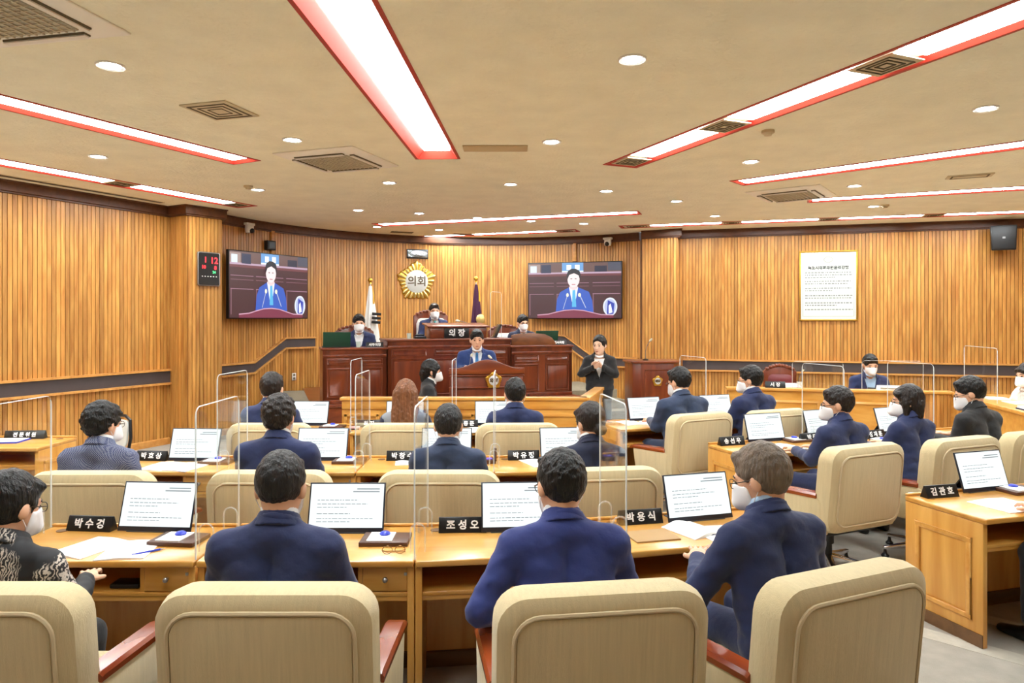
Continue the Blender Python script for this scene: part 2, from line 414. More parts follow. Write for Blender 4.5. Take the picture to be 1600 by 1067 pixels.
def trough(e, d, L, w, pat, lb, D=.02):
    t = thing('light_trough', lb, 'ceiling light', (e.x, e.y, CEIL), math.atan2(d.y, d.x), 'red framed light troughs')
    fw, iw = w/2+.012, w/2-(.085 if D > .07 else .055)
    b = MB()
    o = [(-.012, -fw), (L+.012, -fw), (L+.012, fw), (-.012, fw)]; o2 = [(.05, -iw), (L-.05, -iw), (L-.05, iw), (.05, iw)]
    v = [(x, y, -.006) for x, y in o]+[(x*1+(0.02 if x < 1 else -.02), y*(1-.03/fw), -.006) for x, y in o]+[(x, y, D) for x, y in o2]+[(x, y, 0.012) for x, y in o]
    f = []
    for i in range(4):
        j = (i+1) % 4; f += [(i, j, j+4, i+4), (i+4, j+4, j+8, i+8), (i, i+12, j+12, j)]
    b.add(v, f); b.build('frame', M_red, t)
    tot = sum(l for _, l in pat); x = .05; S = (L-.1)/tot
    for k, l in pat:
        l *= S
        if k == 'p':
            c = MB(); c.box(x+.008, x+l-.008, -iw+.004, iw-.004, D-.012, D); c.build('light_panel', E_panel, t)
        else:
            c = MB(); c.box(x+.005, x+l-.005, -iw+.002, iw-.002, -.003, .004); pl = c.build('vent_plate', M_vent, t)
            if l > .28:
                c = MB()
                for s in (.8, .55, .3):
                    hx, hy = (l/2)*s*.9, iw*s
                    for (x0, x1, y0, y1) in ((-hx, hx, -hy, -hy+.012), (-hx, hx, hy-.012, hy), (-hx, -hx+.012, -hy, hy), (hx-.012, hx, -hy, hy)):
                        c.box(x+l/2+x0, x+l/2+x1, y0, y1, -.008, -.003)
                c.build('louvre', M_vent_dark, pl)['kind'] = 'stuff'
        x += l
    c = MB(); c.box(.05, L-.05, -iw, iw, D, D+.02); c.build('back_plate', M_white, t)
    return t
for (e, a, L, w, pat, lb), ((e2, d, L2, w2), _) in zip(TROUGH, holes):
    trough(e2, d, L2, w2, pat, lb, 0.08 if 'middle of the room' in lb else 0.035 if ('left of the middle' in lb or 'wide red' in lb) else .02)

# downlights
dl = thing('downlight', '', 'downlight', group='round recessed downlights')
b = MB(); b.lathe([(.062, -.004), (.085, -.012), (.092, -.006), (.092, .0), (.062, .0)], 20); b.build('ring', M_white, dl, smooth=True)
b = MB(); b.lathe([(.0005, -.006), (.062, -.006), (.062, .0), (.0005, .0)], 20); b.build('lamp_disc', E_down, dl)
DL = Stamp(dl, 'round recessed downlights')
for (x, y), lb in zip(((173,102),(153,244),(457,218),(403,296),(608,285),(560,328),(655,333),(746,340),(830,345),(912,349),(589,354),(686,359),(780,364),
        (798,287.5),(862,221),(988,92),(947,298),(1057,314),(1173,252),(1540,169),(1335,290),(1365,322),(1117,337)),
    ('downlight below the big air conditioner at top left', 'downlight between the two left light troughs', 'downlight just above the middle air conditioner', 'downlight beside the smoke detector by the clock pillar',
     'downlight just behind the end of the crosswise light trough', 'first downlight from the left between the two dais troughs', 'second downlight from the left between the two dais troughs',
     'third downlight from the left between the two dais troughs', 'fourth downlight from the left between the two dais troughs', 'fifth downlight from the left between the two dais troughs',
     'left downlight of three close to the dais wall', 'middle downlight of three close to the dais wall', 'right downlight of three close to the dais wall',
     'downlight above the middle of the crosswise light trough', 'downlight beside the flat ceiling access panel', 'large downlight between the middle and right troughs',
     'downlight above the right end of the crosswise trough', 'downlight between crosswise trough and officials light trough', 'downlight beneath the wide right trough by a detector', 'downlight near the right picture edge',
     'downlight right of the air conditioner over the officials', 'downlight beside the smoke detector over the officials', 'small downlight above the wall trough near the pillar')):
    p = at(x, y, CEIL); DL((p[0], p[1], CEIL), 0, 'round white recessed '+lb)

# ceiling cassette air conditioners
def cassette(cx, cy, rz, lb, s=.92):
    t = thing('air_conditioner', lb, 'air conditioner', (cx, cy, CEIL), rz, 'ceiling cassette air conditioners')
    b = MB(); h = s/2; i = .30*s; k = .42*s
    b.loft([[(-h, -h, 0), (h, -h, 0), (h, h, 0), (-h, h, 0)], [(-h, -h, -.012), (h, -h, -.012), (h, h, -.012), (-h, h, -.012)],
            [(-k, -k, -.035), (k, -k, -.035), (k, k, -.035), (-k, k, -.035)]]); b.build('housing', mat('air conditioner white', (244, 242, 234), .45), t, bevel=.006)
    g = MB(); g.box(-i, i, -i, i, -.042, -.03); gr = g.build('intake_grille', mat('grille grey', (176, 170, 152), .6), t)
    g = MB()
    for q in range(11):
        x = -i+2*i*(q+.5)/11; g.box(x-.004, x+.004, -i, i, -.05, -.042); g.box(-i, i, x-.004, x+.004, -.048, -.042)
    g.build('grille_bars', mat('grille bars', (196, 188, 166), .5), gr)['kind'] = 'stuff'
    for q in range(4):
        g = MB(); g.box(-i*1.0, i*1.0, i+.035, i+.085, -.045, -.03); o = g.build('air_slot', M_vent_dark, t); o.rotation_euler = (0, 0, q*PI/2)
        g = MB(); g.box(-i*1.0, i*1.0, i+.04, i+.075, -.055, -.047, Matrix.Translation((0, .0, 0))); g.build('flap', M_white, o)
def apx(x, y): return at(x, y, CEIL)
p = apx(528, 249); cassette(p[0], p[1], R(-19), 'white cassette air conditioner in the ceiling beside the middle trough')
p = apx(1236, 302); cassette(p[0], p[1], R(-36), 'white cassette air conditioner in the ceiling near the officials trough')
cassette(-2.745, 3.715, R(-12), 'large white cassette air conditioner cut by the top left picture corner')
def vent(x, y, w, d, rz, lb, m=M_vent, n=3):
    p = apx(x, y); t = thing('ceiling_vent', lb, 'vent', (p[0], p[1], CEIL), rz)
    b = MB(); b.box(-w/2, w/2, -d/2, d/2, -.012, 0); b.build('plate', m, t, bevel=.004)
    b = MB()
    for q in range(n):
        s = .82-.25*q
        for (x0, x1, y0, y1) in ((-1, 1, -1, -.9), (-1, 1, .9, 1), (-1, -.9, -1, 1), (.9, 1, -1, 1)):
            b.box(x0*w/2*s, x1*w/2*s, y0*d/2*s, y1*d/2*s, -.016, -.012)
    if n: b.build('louvre', M_vent_dark, t)['kind'] = 'stuff'
vent(344, 172, .42, .42, R(-16), 'square beige ceiling diffuser at upper left')
vent(774, 231, .62, .22, R(0), 'flat beige ceiling access panel beside the middle trough', mat('access panel', (196, 178, 140), .6), 0)
vent(1515, 274.5, .46, .2, R(-24), 'flat rectangular ceiling vent near the loudspeaker', M_vent, 1)
vent(628, 362.5, .42, .16, R(19), 'thin slot vent in the ceiling above the emblem', M_vent_dark, 0)
vent(724, 366, .42, .16, R(19), 'thin slot vent in the ceiling right of the emblem', M_vent_dark, 0)
def detector(x, y, lb):
    p = apx(x, y); b = MB(); b.lathe([(.001, -.045), (.03, -.045), (.036, -.03), (.055, -.022), (.055, 0), (.001, 0)], 18)
    o = b.build('smoke_detector', mat('detector beige', (200, 186, 152), .5), smooth=True); o.location = (p[0], p[1], CEIL); tag(o, lb, 'detector', 'smoke detectors')
detector(388, 290, 'small round smoke detector near the left light trough'); detector(1200, 204, 'round smoke detector below the wide right trough'); detector(1383, 320, 'small round smoke detector over the officials')

# long slot diffuser in the ceiling beside the left wall
sd = Vector((ld.y, -ld.x)); p = LW1-ld*.35+sd*.30; q = LW1-ld*4.4+sd*.30
t = thing('slot_diffuser', 'long black slot diffuser in the ceiling along the left wall', 'vent', (p.x, p.y, CEIL), math.atan2((q-p).y, (q-p).x)); L_ = (q-p).length
b = MB(); b.box(0, L_, -.05, .05, -.006, 0); b.build('flange', M_vent, t); b = MB(); b.box(.02, L_-.02, -.03, .03, -.009, -.006); b.build('slot', M_black, t)
# ------------------------------------------------------------------ councillor armchair
def ring_xz(w, h, r, y, cz, n=5, tilt=0):
    return [(x, y+(z-cz)*tilt, z) for x, z in rrect(w, h, r, n, 0, cz)]
def make_armchair():
    t = thing('armchair', '', 'chair')
    cz, T = .672, -.10                                       # back: middle height, rake
    b = MB(); prof = [(-.235, .10, .06), (-.20, .03, .09), (-.215, .0, .10), (-.285, -.01, .105), (-.335, .0, .10), (-.358, .03, .09), (-.362, .055, .075)]
    b.loft([ring_xz(.70-2*i, 0.585-2*i, max(.03, r-i*.3), y, cz, 6, T) for y, i, r in prof]); b.build('backrest', M_fabric, t, smooth=True)
    b = MB(); b.loft([ring_xz(.70-2*i, 0.585-2*i, .07, y, cz, 6, T) for y, i in ((-.350, .06), (-.368, .06), (-.374, .075))]); b.build('back_panel', M_fabric, t, smooth=True)
    b = MB(); b.tube([Vector(p) for p in ring_xz(.60, .485, .085, -.366, cz, 6, T)], .0075, 6, closed=True); b.build('piping', M_pipe, t, smooth=True)
    b = MB(); b.loft([[(x, y, z) for x, y in rrect(.56-2*i, .50-2*i, .06, 4, 0, .04)] for z, i in ((.36, .02), (.38, 0), (.46, 0), (.485, .015), (.495, .05))])
    b.build('seat', M_fabric, t, smooth=True)
    b = MB(); b.box(-.25, .25, -.2, .24, .32, .365); b.build('seat_pan', M_black, t, bevel=.01)
    for s in (-1, 1):
        b = MB(); pr = [(-.27, .36), (.16, .345), (.22, .37), (.27, .585), (-.22, .62), (-.27, .60)]
        b.prism(pr, s*.285, s*.362, 'x'); a = b.build('arm_panel', M_fabric, t, bevel=.018, seg=3)
        b = MB(); b.loft([[(s*(.323-.042), y, z), (s*(.323+.042), y, z), (s*(.323+.044), y, z+h*.6), (s*(.323+.034), y, z+h), (s*(.323-.034), y, z+h), (s*(.323-.044), y, z+h*.6)]
            for y, z, h in ((-.225, .612, .03), (-.21, .612, .036), (.24, .582, .036), (.30, .572, .03), (.312, .57, .018))]); b.build('armrest', M_arm, a, smooth=True)
    b = MB(); b.cyl((0, 0, .09), (0, 0, .33), .032, n=14); b.cyl((0, 0, .2), (0, 0, .33), .045, n=14); b.build('column', M_black, t, smooth=True)
    for k in range(5):
        a = 2*PI*k/5+.3; c, s = math.cos(a), math.sin(a)
        b = MB(); M = Matrix.Rotation(a, 4, 'Z')
        b.loft([[(x, -w, z0), (x, w, z0), (x, w, z1), (x, -w, z1)] for x, w, z0, z1 in ((.02, .024, .07, .125), (.18, .02, .065, .10), (.33, .014, .058, .08))], M=M)
        l = b.build('leg', M_chrome, t, bevel=.004)
        b = MB(); b.lathe([(.028, 0), (.03, .012), (.014, .03), (.01, .058)], 12, (.315*c, .315*s, 0)); b.build('glide', M_black, l, smooth=True)
    return t
CHAIR = Stamp(make_armchair(), 'cream upholstered councillor armchairs')

# ------------------------------------------------------------------ councillor desk
DW, DD, DH = 1.01, .56, .73
def frame_moulding(b, x, y0, y1, z0, z1, t=.014, s=1):
    """raised picture-frame moulding on a face at x (normal s in x)"""
    for (a, c, d, e) in ((y0, y1, z0, z0+.03), (y0, y1, z1-.03, z1), (y0, y0+.03, z0, z1), (y1-.03, y1, z0, z1)):
        b.box(min(x, x+s*t), max(x, x+s*t), a, c, d, e)
def make_desk(moulded=False):
    t = thing('desk', '', 'desk'); h = DW/2; y0, y1 = 0, DD                  # y0 = sitter's edge
    b = MB(); b.box(-h+.002, h-.002, y0, y1, DH-.032, DH); b.build('tabletop', M_oak, t, bevel=.008)
    b = MB(); b.box(-h+.002, h-.002, y1-.02, y1, DH, DH+.016); b.build('back_lip', M_oak_edge, t, bevel=.005)
    for s in (-1, 1):
        b = MB(); b.box(s*(h-.002), s*(h-.034), y0+.02, y1-.005, .0, DH-.032); p = b.build('side_panel', M_oak_v, t, bevel=.003)
        if moulded and s < 0:
            b = MB(); frame_moulding(b, -h+.002, .09, .47, .14, .60, s=-1); b.build('moulding', M_oak_edge, p, bevel=.005)
            b = MB(); b.box(-h-.004, -h+.002, .02, y1-.005, 0, .075); b.build('plinth', M_plinth, p)
    b = MB(); b.box(-h+.034, h-.034, y1-.06, y1-.04, .08, DH-.032); b.build('modesty_panel', M_oak_v, t)
    b = MB(); b.box(-h+.034, h-.034, y1-.08, y1-.03, .0, .08); b.build('plinth', M_plinth, t)
    b = MB(); b.box(-h+.034, h-.034, y0+.03, y1-.06, .555, .575); b.build('shelf', M_oak, t, bevel=.003)
    b = MB(); b.box(-h+.034, h-.034, y0+.034, y0+.05, .535, .557); b.build('shelf_edge', M_oak_edge, t)
    for x in (.0, .25):
        if x: 
            b = MB(); b.box(x-.01, x+.01, y0+.035, y1-.06, .575, DH-.032); b.build('divider', M_oak_v, t)
    b = MB(); b.box(.262, h-.036, y0+.03, y0+.30, .58, DH-.036); d = b.build('drawer', M_oak, t, bevel=.003)
    b = MB(); b.cyl((.37, y0+.03, .64), (.37, y0+.012, .64), .007, n=8); b.ball((.37, y0+.01, .64), .013, n=10); b.build('knob', M_steel, d, smooth=True)
    b = MB(); b.box(.455, .468, y0+.026, y0+.031, .655, .668); b.build('lock', M_steel, d)
    b = MB(); b.lathe([(.022, 0), (.03, .0), (.03, .003), (.022, .003)], 18, (-.40, y1-.09, DH)); b.lathe([(.001, .0005), (.022, .0005), (.022, .001), (.001, .001)], 14, (-.40, y1-.09, DH)); b.build('cable_grommet', M_plinth, t, smooth=True)
    return t
DESK = Stamp(make_desk(), 'light oak councillor desks'); DESKM = Stamp(make_desk(True), 'light oak councillor desks')
def fwd(a): return Vector((-math.sin(a), math.cos(a)))
def rgt(a): return Vector((math.cos(a), math.sin(a)))
# seats: name -> (front-left corner of the desk, turn in degrees to the left, chair centre, chair turn, what singles it out)
DESKS = {}
def desk(key, fl, deg, who, moulded=False):
    a = R(deg); c = Vector(fl)+rgt(a)*DW/2; DESKS[key] = (c, a)
    (DESKM if moulded else DESK)((c.x, c.y, 0), a, 'light oak desk '+who)
def nxt(key):
    c, a = DESKS[key]; e = c+rgt(a)*(DW/2+.004); return (e.x, e.y)
desk('A2', (-1.463, 3.25), 0, 'before the man in navy with thinning black hair, next to 조성오'.replace(', next to 조성오', ''))
desk('A1', (-2.48, 3.25), 0, 'before the woman in the patterned blouse')
desk('A3', nxt('A2'), 7, 'before the man in the bright blue suit')
desk('A4', nxt('A3'), 14, 'before the grey-haired man writing')
desk('B1', (-3.17, 5.19), -3, 'before the man in the checked jacket')
desk('B2', nxt('B1'), 0, 'before the curly-haired man in navy')
desk('B3', nxt('B2'), 0, 'before the man in dark blue seated at the centre')
desk('B4', nxt('B3'), 4, 'before the woman with the low bun')
desk('C1', (-2.66, 6.92), -4, 'of the foremost row, before the man beside the carpeted steps')
desk('C2', (-1.60, 6.92), 0, 'of the foremost row, before the woman with long brown hair')
desk('C3', nxt('C2'), 2, 'of the foremost row, before the man under the speaker stand')
desk('D1', (1.10, 7.12), 18, 'nearest the low oak screen in the right block', True)
desk('D2', nxt('D1'), 18, 'nearest the officials table in the right block')
desk('E1', (1.92, 5.76), 18, 'with panelled end before the man in glasses and navy', True)
desk('E2', nxt('E1'), 18, 'before the woman with the bob')
desk('E3', nxt('E2'), 18, 'before the man in the black jacket')
desk('G1', (2.64, 3.92), 16, 'with panelled end standing alone at the right picture edge', True)
desk('H1', (-5.14, 6.10), 0, 'of the clerk at the left picture edge', True)
mh = [o for o in C.objects if o.get('label') == 'light oak desk of the clerk at the left picture edge'][0]
# the clerk's desk shows its other end: mirror it
mh.scale = (-1, 1, 1); mh.location.x = -4.62
def chair(x, y, deg, who): CHAIR((x, y, 0), R(deg), 'cream armchair '+who)
CHAIRPOS = dict(A1=(-1.76, 2.62, 0), A2=(-.80, 2.62, 0), A3=(.25, 2.62, 8), A4=(1.04, 2.74, 24), B1=(-2.42, 4.36, 0), B2=(-1.40, 4.38, 0), B3=(-.42, 4.38, 0),
    B4=(.50, 4.46, 8), C1=(-2.04, 6.24, 0), C2=(-.92, 6.24, 0), C3=(.04, 6.24, 2), D1=(1.63, 6.86, 26), D2=(2.46, 7.12, 22), E1=(2.33, 5.20, 24), E2=(3.22, 5.50, 22), E3=(4.03, 5.82, 20), G1=(3.30, 3.36, 16))
for k, who in (('A1', 'of the woman in the patterned blouse, cut by the left edge'), ('A2', 'behind the navy-suited man with thinning hair, large in front'), ('A3', 'behind the man in the bright blue suit, large in front'),
        ('A4', 'turned towards the left, behind the grey-haired man'), ('B1', 'behind the man in the checked jacket'), ('B2', 'behind the curly-haired man in navy'), ('B3', 'behind the man in dark blue at the centre'),
        ('B4', 'behind the woman with the low bun'), ('C1', 'behind the man beside the carpeted steps'), ('C2', 'behind the woman with long brown hair'), ('C3', 'behind the man seated below the speaker stand'),
        ('D1', 'of the stout man in dark blue, its left arm showing'), ('D2', 'of the masked man nearest the officials table'), ('E1', 'behind the bespectacled man in navy, whole back and chrome foot showing'),
        ('E2', 'behind the woman with the bob'), ('E3', 'behind the man in the black jacket'), ('G1', 'beyond the right picture edge at the lone desk')):
    chair(*CHAIRPOS[k], who)

# ------------------------------------------------------------------ low oak screen in front of the clerks
t = thing('oak_screen', 'low light oak screen wall with recessed panels before the speaker stand', 'screen')
def screen_run(p, q, h, npan, lab):
    p, q = Vector(p), Vector(q); d = q-p; L = d.length; M = Matrix.Translation((p.x, p.y, 0)) @ Matrix.Rotation(math.atan2(d.y, d.x), 4, 'Z')
    b = MB(); b.box(0, L, 0, .05, 0, h-.03, M); w = b.build('panel_board', M_oak, t)
    b = MB(); b.box(-.02, L+.02, -.025, .10, h-.035, h, M); b.box(0, L, -.012, 0, h-.13, h-.035, M); b.build('top_board', M_oak, t, bevel=.006)
    for k in range(npan):
        x0, x1 = L*(k+.06)/npan, L*(k+.94)/npan; b = MB()
        for (a, c, e, f) in ((x0, x1, .12, .15), (x0, x1, h-.21, h-.18), (x0, x0+.03, .12, h-.18), (x1-.03, x1, .12, h-.18)): b.box(a, c, -.012, 0, e, f, M)
        b.build('panel_frame', M_oak_edge, w, bevel=.003)
screen_run((-1.84, 7.62), (-.99, 7.62), 1.0, 2, ''); screen_run((-.97, 7.62), (.80, 7.62), 1.0, 3, ''); screen_run((.82, 7.62), (1.12, 8.75), 1.0, 2, '')

# ------------------------------------------------------------------ dais: platform, steps, benches
def spoly(b, uv, z0, z1): return b.prism([st(u, v) for u, v in uv], z0, z1, 'z')
plat = thing('dais_platform', 'stepped platform of the dais with brown plinth and grey carpet', 'platform')
def vmax(u): return -1.27+math.sqrt((ARC_R-.06)**2-(u-.31)**2)
us = [-2.1+4.2*k/8 for k in range(9)]
b = MB(); spoly(b, [(-2.1, -.22), (2.1, -.22)]+[(u, vmax(u)) for u in us[::-1]], .0, .60); b.build('plinth', M_maroon_top, plat)
b = MB(); spoly(b, [(-2.13, -.25), (2.13, -.25), (2.13, -.2), (-2.13, -.2)], .57, .61); b.build('plinth_edge', M_maroon, plat, bevel=.004)
b = MB(); spoly(b, [(-1.0, .75), (1.0, .75), (1.0, 2.7), (-1.0, 2.7)], .60, .82); b.build('chair_platform', M_stage_carpet, plat)
for s in (-1, 1):
    o = .31+.31 if s > 0 else 0
    for k, (v0, z) in enumerate(((.55, .60), (.25, .45), (-.05, .30), (-.35, .15))):
        u0, u1 = s*2.1, s*2.62+(.55 if s > 0 else 0)
        v1 = min(vmax(u0), vmax(u1))-.02 if k == 0 else v0+.3
        b = MB(); spoly(b, [(u0, v0), (u1, v0), (u1, v1), (u0, v1)], 0, z); b.build('carpeted_step', M_stage_carpet, plat, bevel=.004)
def raised(b, u0, u1, z0, z1, v, t=.012, w=.018):
    for (a, c, e, f) in ((u0, u1, z0, z0+w), (u0, u1, z1-w, z1), (u0, u0+w, z0, z1), (u1-w, u1, z0, z1)):
        b.add([(*st(x, y), z) for z in (e, f) for y in (v-t, v) for x in (a, c)], [(0,2,3,1),(4,5,7,6),(0,1,5,4),(2,6,7,3),(0,4,6,2),(1,3,7,5)])
def sbox(b, u0, u1, v0, v1, z0, z1):
    return b.add([(*st(x, y), z) for z in (z0, z1) for y in (v0, v1) for x in (u0, u1)], [(0,2,3,1),(4,5,7,6),(0,1,5,4),(2,6,7,3),(0,4,6,2),(1,3,7,5)])
def bench(lb, u0, u1, v, z0, z1, cols, depth=.62):
    t = thing('dais_bench', lb, 'desk', group='mahogany dais benches')
    b = MB(); sbox(b, u0, u1, v, v+.05, z0, z1-.03); sbox(b, u0, u0+.05, v, v+depth, z0, z1-.03); sbox(b, u1-.05, u1, v, v+depth, z0, z1-.03); body = b.build('body', M_maroon, t)
    b = MB(); sbox(b, u0-.02, u1+.02, v-.025, v+depth, z1-.035, z1); b.build('top', M_maroon_top, t, bevel=.008)
    b = MB(); sbox(b, u0, u1, v-.012, v, z1-.14, z1-.10); sbox(b, u0, u1, v-.016, v, z0, z0+.05); b.build('ledge', M_maroon, t, bevel=.004)
    w = (u1-u0)/cols; h = z1-z0
    for k in range(cols):
        a, c = u0+w*k+.06, u0+w*(k+1)-.06
        b = MB(); raised(b, a, c, z1-.26, z1-.16, v); sbox(b, a+.03, c-.03, v-.008, v, z1-.235, z1-.185); b.build('upper_panel', M_maroon, body, bevel=.003)
        b = MB(); raised(b, a, c, z0+.08, z1-.30, v); sbox(b, a+.04, c-.04, v-.008, v, z0+.12, z1-.34); b.build('lower_panel', M_maroon, body, bevel=.003)
bench('tall middle mahogany bench of the chairperson', -.98, .98, .0, .60, 1.54, 3, .75)
bench('lower mahogany bench left of the chairperson', -1.93, -1.0, .0, .60, 1.42, 2)
bench('lower mahogany bench right of the chairperson', 1.0, 2.06, .02, .60, 1.42, 2)
# reading desk on the middle bench with the chairperson's plate
t = thing('reading_desk', 'sloping mahogany reading desk on the middle bench with white lettered plate', 'lectern')
b = MB(); pr = [(.12, 1.542), (.12, 1.71), (.55, 1.76), (.55, 1.542)]
b.add([(*st(u, v), z) for u in (-.30, .62) for v, z in pr], [(0,1,2,3),(7,6,5,4),(0,4,5,1),(1,5,6,2),(2,6,7,3),(3,7,4,0)]); b.build('body', M_maroon_top, t, bevel=.006)
b = MB(); b.add([(*st(u, v), z) for u in (-.34, .66) for v, z in ((.09, 1.71), (.09, 1.735), (.58, 1.785), (.58, 1.76))], [(0,1,2,3),(7,6,5,4),(0,4,5,1),(1,5,6,2),(2,6,7,3),(3,7,4,0)]); b.build('top', M_maroon, t, bevel=.004)
pl = MB(); sbox(pl, -.08, .32, .095, .118, 1.545, 1.70); pl = pl.build('nameplate', M_black, t, bevel=.004)
text('의 장', .125, M_text, pl, plane_M((*st(.12, .093), 1.622), (LAT.x, LAT.y, 0), (0, 0, 1)), bold=.004)
# right-hand reading stand
t = thing('reading_desk', 'brown curved-top reading stand on the right bench', 'lectern')
b = MB(); xs = [1.02, 1.08, 1.2, 1.4, 1.6, 1.72, 1.78]; hs = [.16, .175, .19, .195, .175, .12, .05]
poly = [(1.02, 1.422), (1.80, 1.422)]+[(x-.0, 1.422+h) for x, h in zip(xs[::-1], hs[::-1])]
b.add([(*st(u, .07), z) for u, z in poly]+[(*st(u, .10), z) for u, z in poly], [tuple(range(9)), tuple(range(17, 8, -1))]+[(i, i+9, (i+1) % 9+9, (i+1) % 9) for i in range(9)]); b.build('front', wood('walnut', (104, 58, 28), (134, 80, 42), 0, 12, .4), t, bevel=.003)
b = MB(); sbox(b, 1.04, 1.75, .10, .45, 1.422, 1.45); b.build('base', M_maroon_top, t)

# ------------------------------------------------------------------ emblem shapes
def scallop(n=120, r=1.0):
    """outline of the five-lobed blossom"""
    pts = []
    for k in range(n):
        t = 2*PI*k/n; a = (t/(2*PI/5)) % 1; d = abs(a-.5)*2            # d = 1 on a lobe tip
        lobe = .80+.20*(d**1.3); frill = 1+.022*math.cos(t*25)
        pts.append((math.sin(t)*r*lobe*frill, math.cos(t)*r*lobe*frill))
    return pts
def emblem(name, label, size, M, text_body, rays=True):
    t = thing(name, label, 'emblem'); r = size/2
    b = MB(); o = scallop(150, r)
    b.loft([[(x, y, 0) for x, y in o], [(x, y, .02*size) for x, y in o], [(x*.93, y*.93, .05*size) for x, y in o], [(x*.62, y*.62, .06*size) for x, y in o]], M=M); b.build('blossom', M_gold, t, smooth=True)
    if rays:
        for k in range(25):
            a = 2*PI*k/25; d = abs((a/(2*PI/5)) % 1-.5)*2; L = r*(.80+.20*d**1.3)
            b = MB(); s, c = math.sin(a), math.cos(a)
            b.tube([(s*r*.52, c*r*.52, .055*size), (s*L*.75, c*L*.75, .07*size), (s*L*.95, c*L*.95, .045*size)], [r*.03, r*.062, r*.05], 8, M=M); b.build('ray', M_gold_light, t, smooth=True)
    b = MB(); n = 40
    b.loft([[(math.cos(2*PI*k/n)*r*q, math.sin(2*PI*k/n)*r*q, z*size) for k in range(n)] for q, z in ((.56, .0), (.56, .075), (.53, .085), (.001, .085))], M=M); d = b.build('disc', mat('silver disc', (204, 204, 198), .5, .1), t, smooth=True)
    text(text_body, r*.52, mat('emblem lettering', (86, 66, 34), .5), d, M @ Matrix.Translation((0, -r*.02, .087*size+.002)), bold=.004)
    return t
d0 = arc(-4.0); ang = SA-R(-4.0)
def wall_M(dg, z, off=.03):
    p = arc(dg, ARC_R-off); a = SA-R(dg); return plane_M((p.x, p.y, z), (math.cos(a), math.sin(a), 0), (0, 0, 1))
def deg_for_px(x):
    best = None
    for k in range(-560, 556):
        p = arc(k/10); e = abs(800+F*p.x/p.y-x)
        if best is None or e < best[0]: best = (e, k/10, p.y)
    return best[1], best[2]
dg, Y = deg_for_px(650); emblem('wall_emblem', 'gold blossom emblem with silver disc on the curved wall', 64/F*Y, wall_M(dg, CH+58/F*Y, .022), '의회')
# mirrored plaque over it
dg, Y = deg_for_px(651.5); M = wall_M(dg, CH+101/F*Y, .022)
t = thing('wall_plaque', 'small mirror-bright rectangular plaque above the gold emblem', 'plaque'); w, h = 34/F*Y, 14.5/F*Y
b = MB(); b.box(-w/2, w/2, -h/2, h/2, 0, .03, M); b.build('frame', mat('plaque grey', (60, 66, 72), .3, .6), t, bevel=.004)
b = MB(); b.loft([[(-w*.46, -h*.4, .03), (w*.46, -h*.4, .03)][::1]+[(w*.46, h*.4, .03), (-w*.46, h*.4, .03)], [(-w*.46, -h*.36, .04), (w*.46, -h*.36, .04), (w*.46, h*.36, .04), (-w*.46, h*.36, .04)]], M=M); b.build('mirror_face', mat('rippled mirror', (150, 158, 164), .1, 1, bump=.5, bscale=4), t)

# ------------------------------------------------------------------ speaker stand and side lectern
P0 = Vector(st(.06, -1.72)); PA = R(9)
t = thing('speaker_stand', 'wide mahogany speaker stand with curved top and gold emblem', 'lectern', (P0.x, P0.y, 0), PA)
b = MB(); b.box(-.46, .46, -.02, .03, 0, 1.13); b.box(-.46, -.42, .03, .5, 0, 1.13); b.box(.42, .46, .03, .5, 0, 1.13); body = b.build('body', M_maroon, t, bevel=.004)
pts = [(-.50, 1.12), (.50, 1.12), (.50, 1.20)]+[(x, 1.20+.11*(.5+.5*math.cos(PI*x/.42)) if abs(x) < .42 else 1.20) for x in [.42-.84*k/16 for k in range(17)]]+[(-.50, 1.20)]
b = MB(); b.prism(pts, -.05, -.015, 'y'); b.build('crest', M_maroon_top, t, bevel=.004)
b = MB(); b.box(-.48, .48, -.03, .52, 1.10, 1.14); b.build('top', M_maroon_top, t, bevel=.006)
for z in (1.085, .93, .77, .45):
    b = MB(); w = .5 if z > .9 else .40; b.box(-w, w, -.045, -.015, z, z+.022); b.build('ledge', M_maroon, body, bevel=.005)
for x in (-.44, .44):
    b = MB(); b.box(x-.04, x+.04, -.04, -.018, 0, 1.09); b.build('pilaster', M_maroon, body, bevel=.004)
Mst = Matrix.Translation((P0.x, P0.y, 0)) @ Matrix.Rotation(PA, 4, 'Z')
emblem('stand_emblem', 'gold blossom emblem on the front of the speaker stand', .235, Mst @ plane_M((.085, -.05, 1.035), (1, 0, 0), (0, 0, 1)), '의회', rays=False)
# gooseneck microphones
def mic(name, label, base, pts, head, r=.005, hr=.018):
    t = thing(name, label, 'microphone', base)
    b = MB(); b.lathe([(.045, 0), (.045, .015), (.02, .025), (.001, .025)], 16); b.build('base', M_black, t, smooth=True)
    b = MB(); b.tube(pts, r, 7); b.build('gooseneck', mat('grey metal', (120, 122, 126), .4, .6), t, smooth=True)
    a, c = Vector(pts[-1]), Vector(head); b = MB(); d = (c-a)
    b.tube([a, a+d*.15, a+d*.5, a+d*.85, a+d], [r*1.2, hr*.8, hr, hr*.85, hr*.3], 12); b.build('head', mat('pale foam', (214, 208, 186), .9), t, smooth=True)
for s, lb in ((-1, 'gooseneck microphone at the left of the speaker stand'), (1, 'gooseneck microphone at the right of the speaker stand')):
    p = Mst @ Vector((s*.24 if s > 0 else -.22, .12, 1.14))
    if s < 0: mic('microphone', lb, p, [(0, 0, .02), (0, 0, .08), (.01, .01, .16), (.02, .03, .20)], (.03, .07, .235))
    else: mic('microphone', lb, p, [(0, 0, .02), (-.01, 0, .05), (-.08, .01, .13), (-.16, .02, .17)], (-.21, .05, .215))
LX, LY = 2.22, 10.75
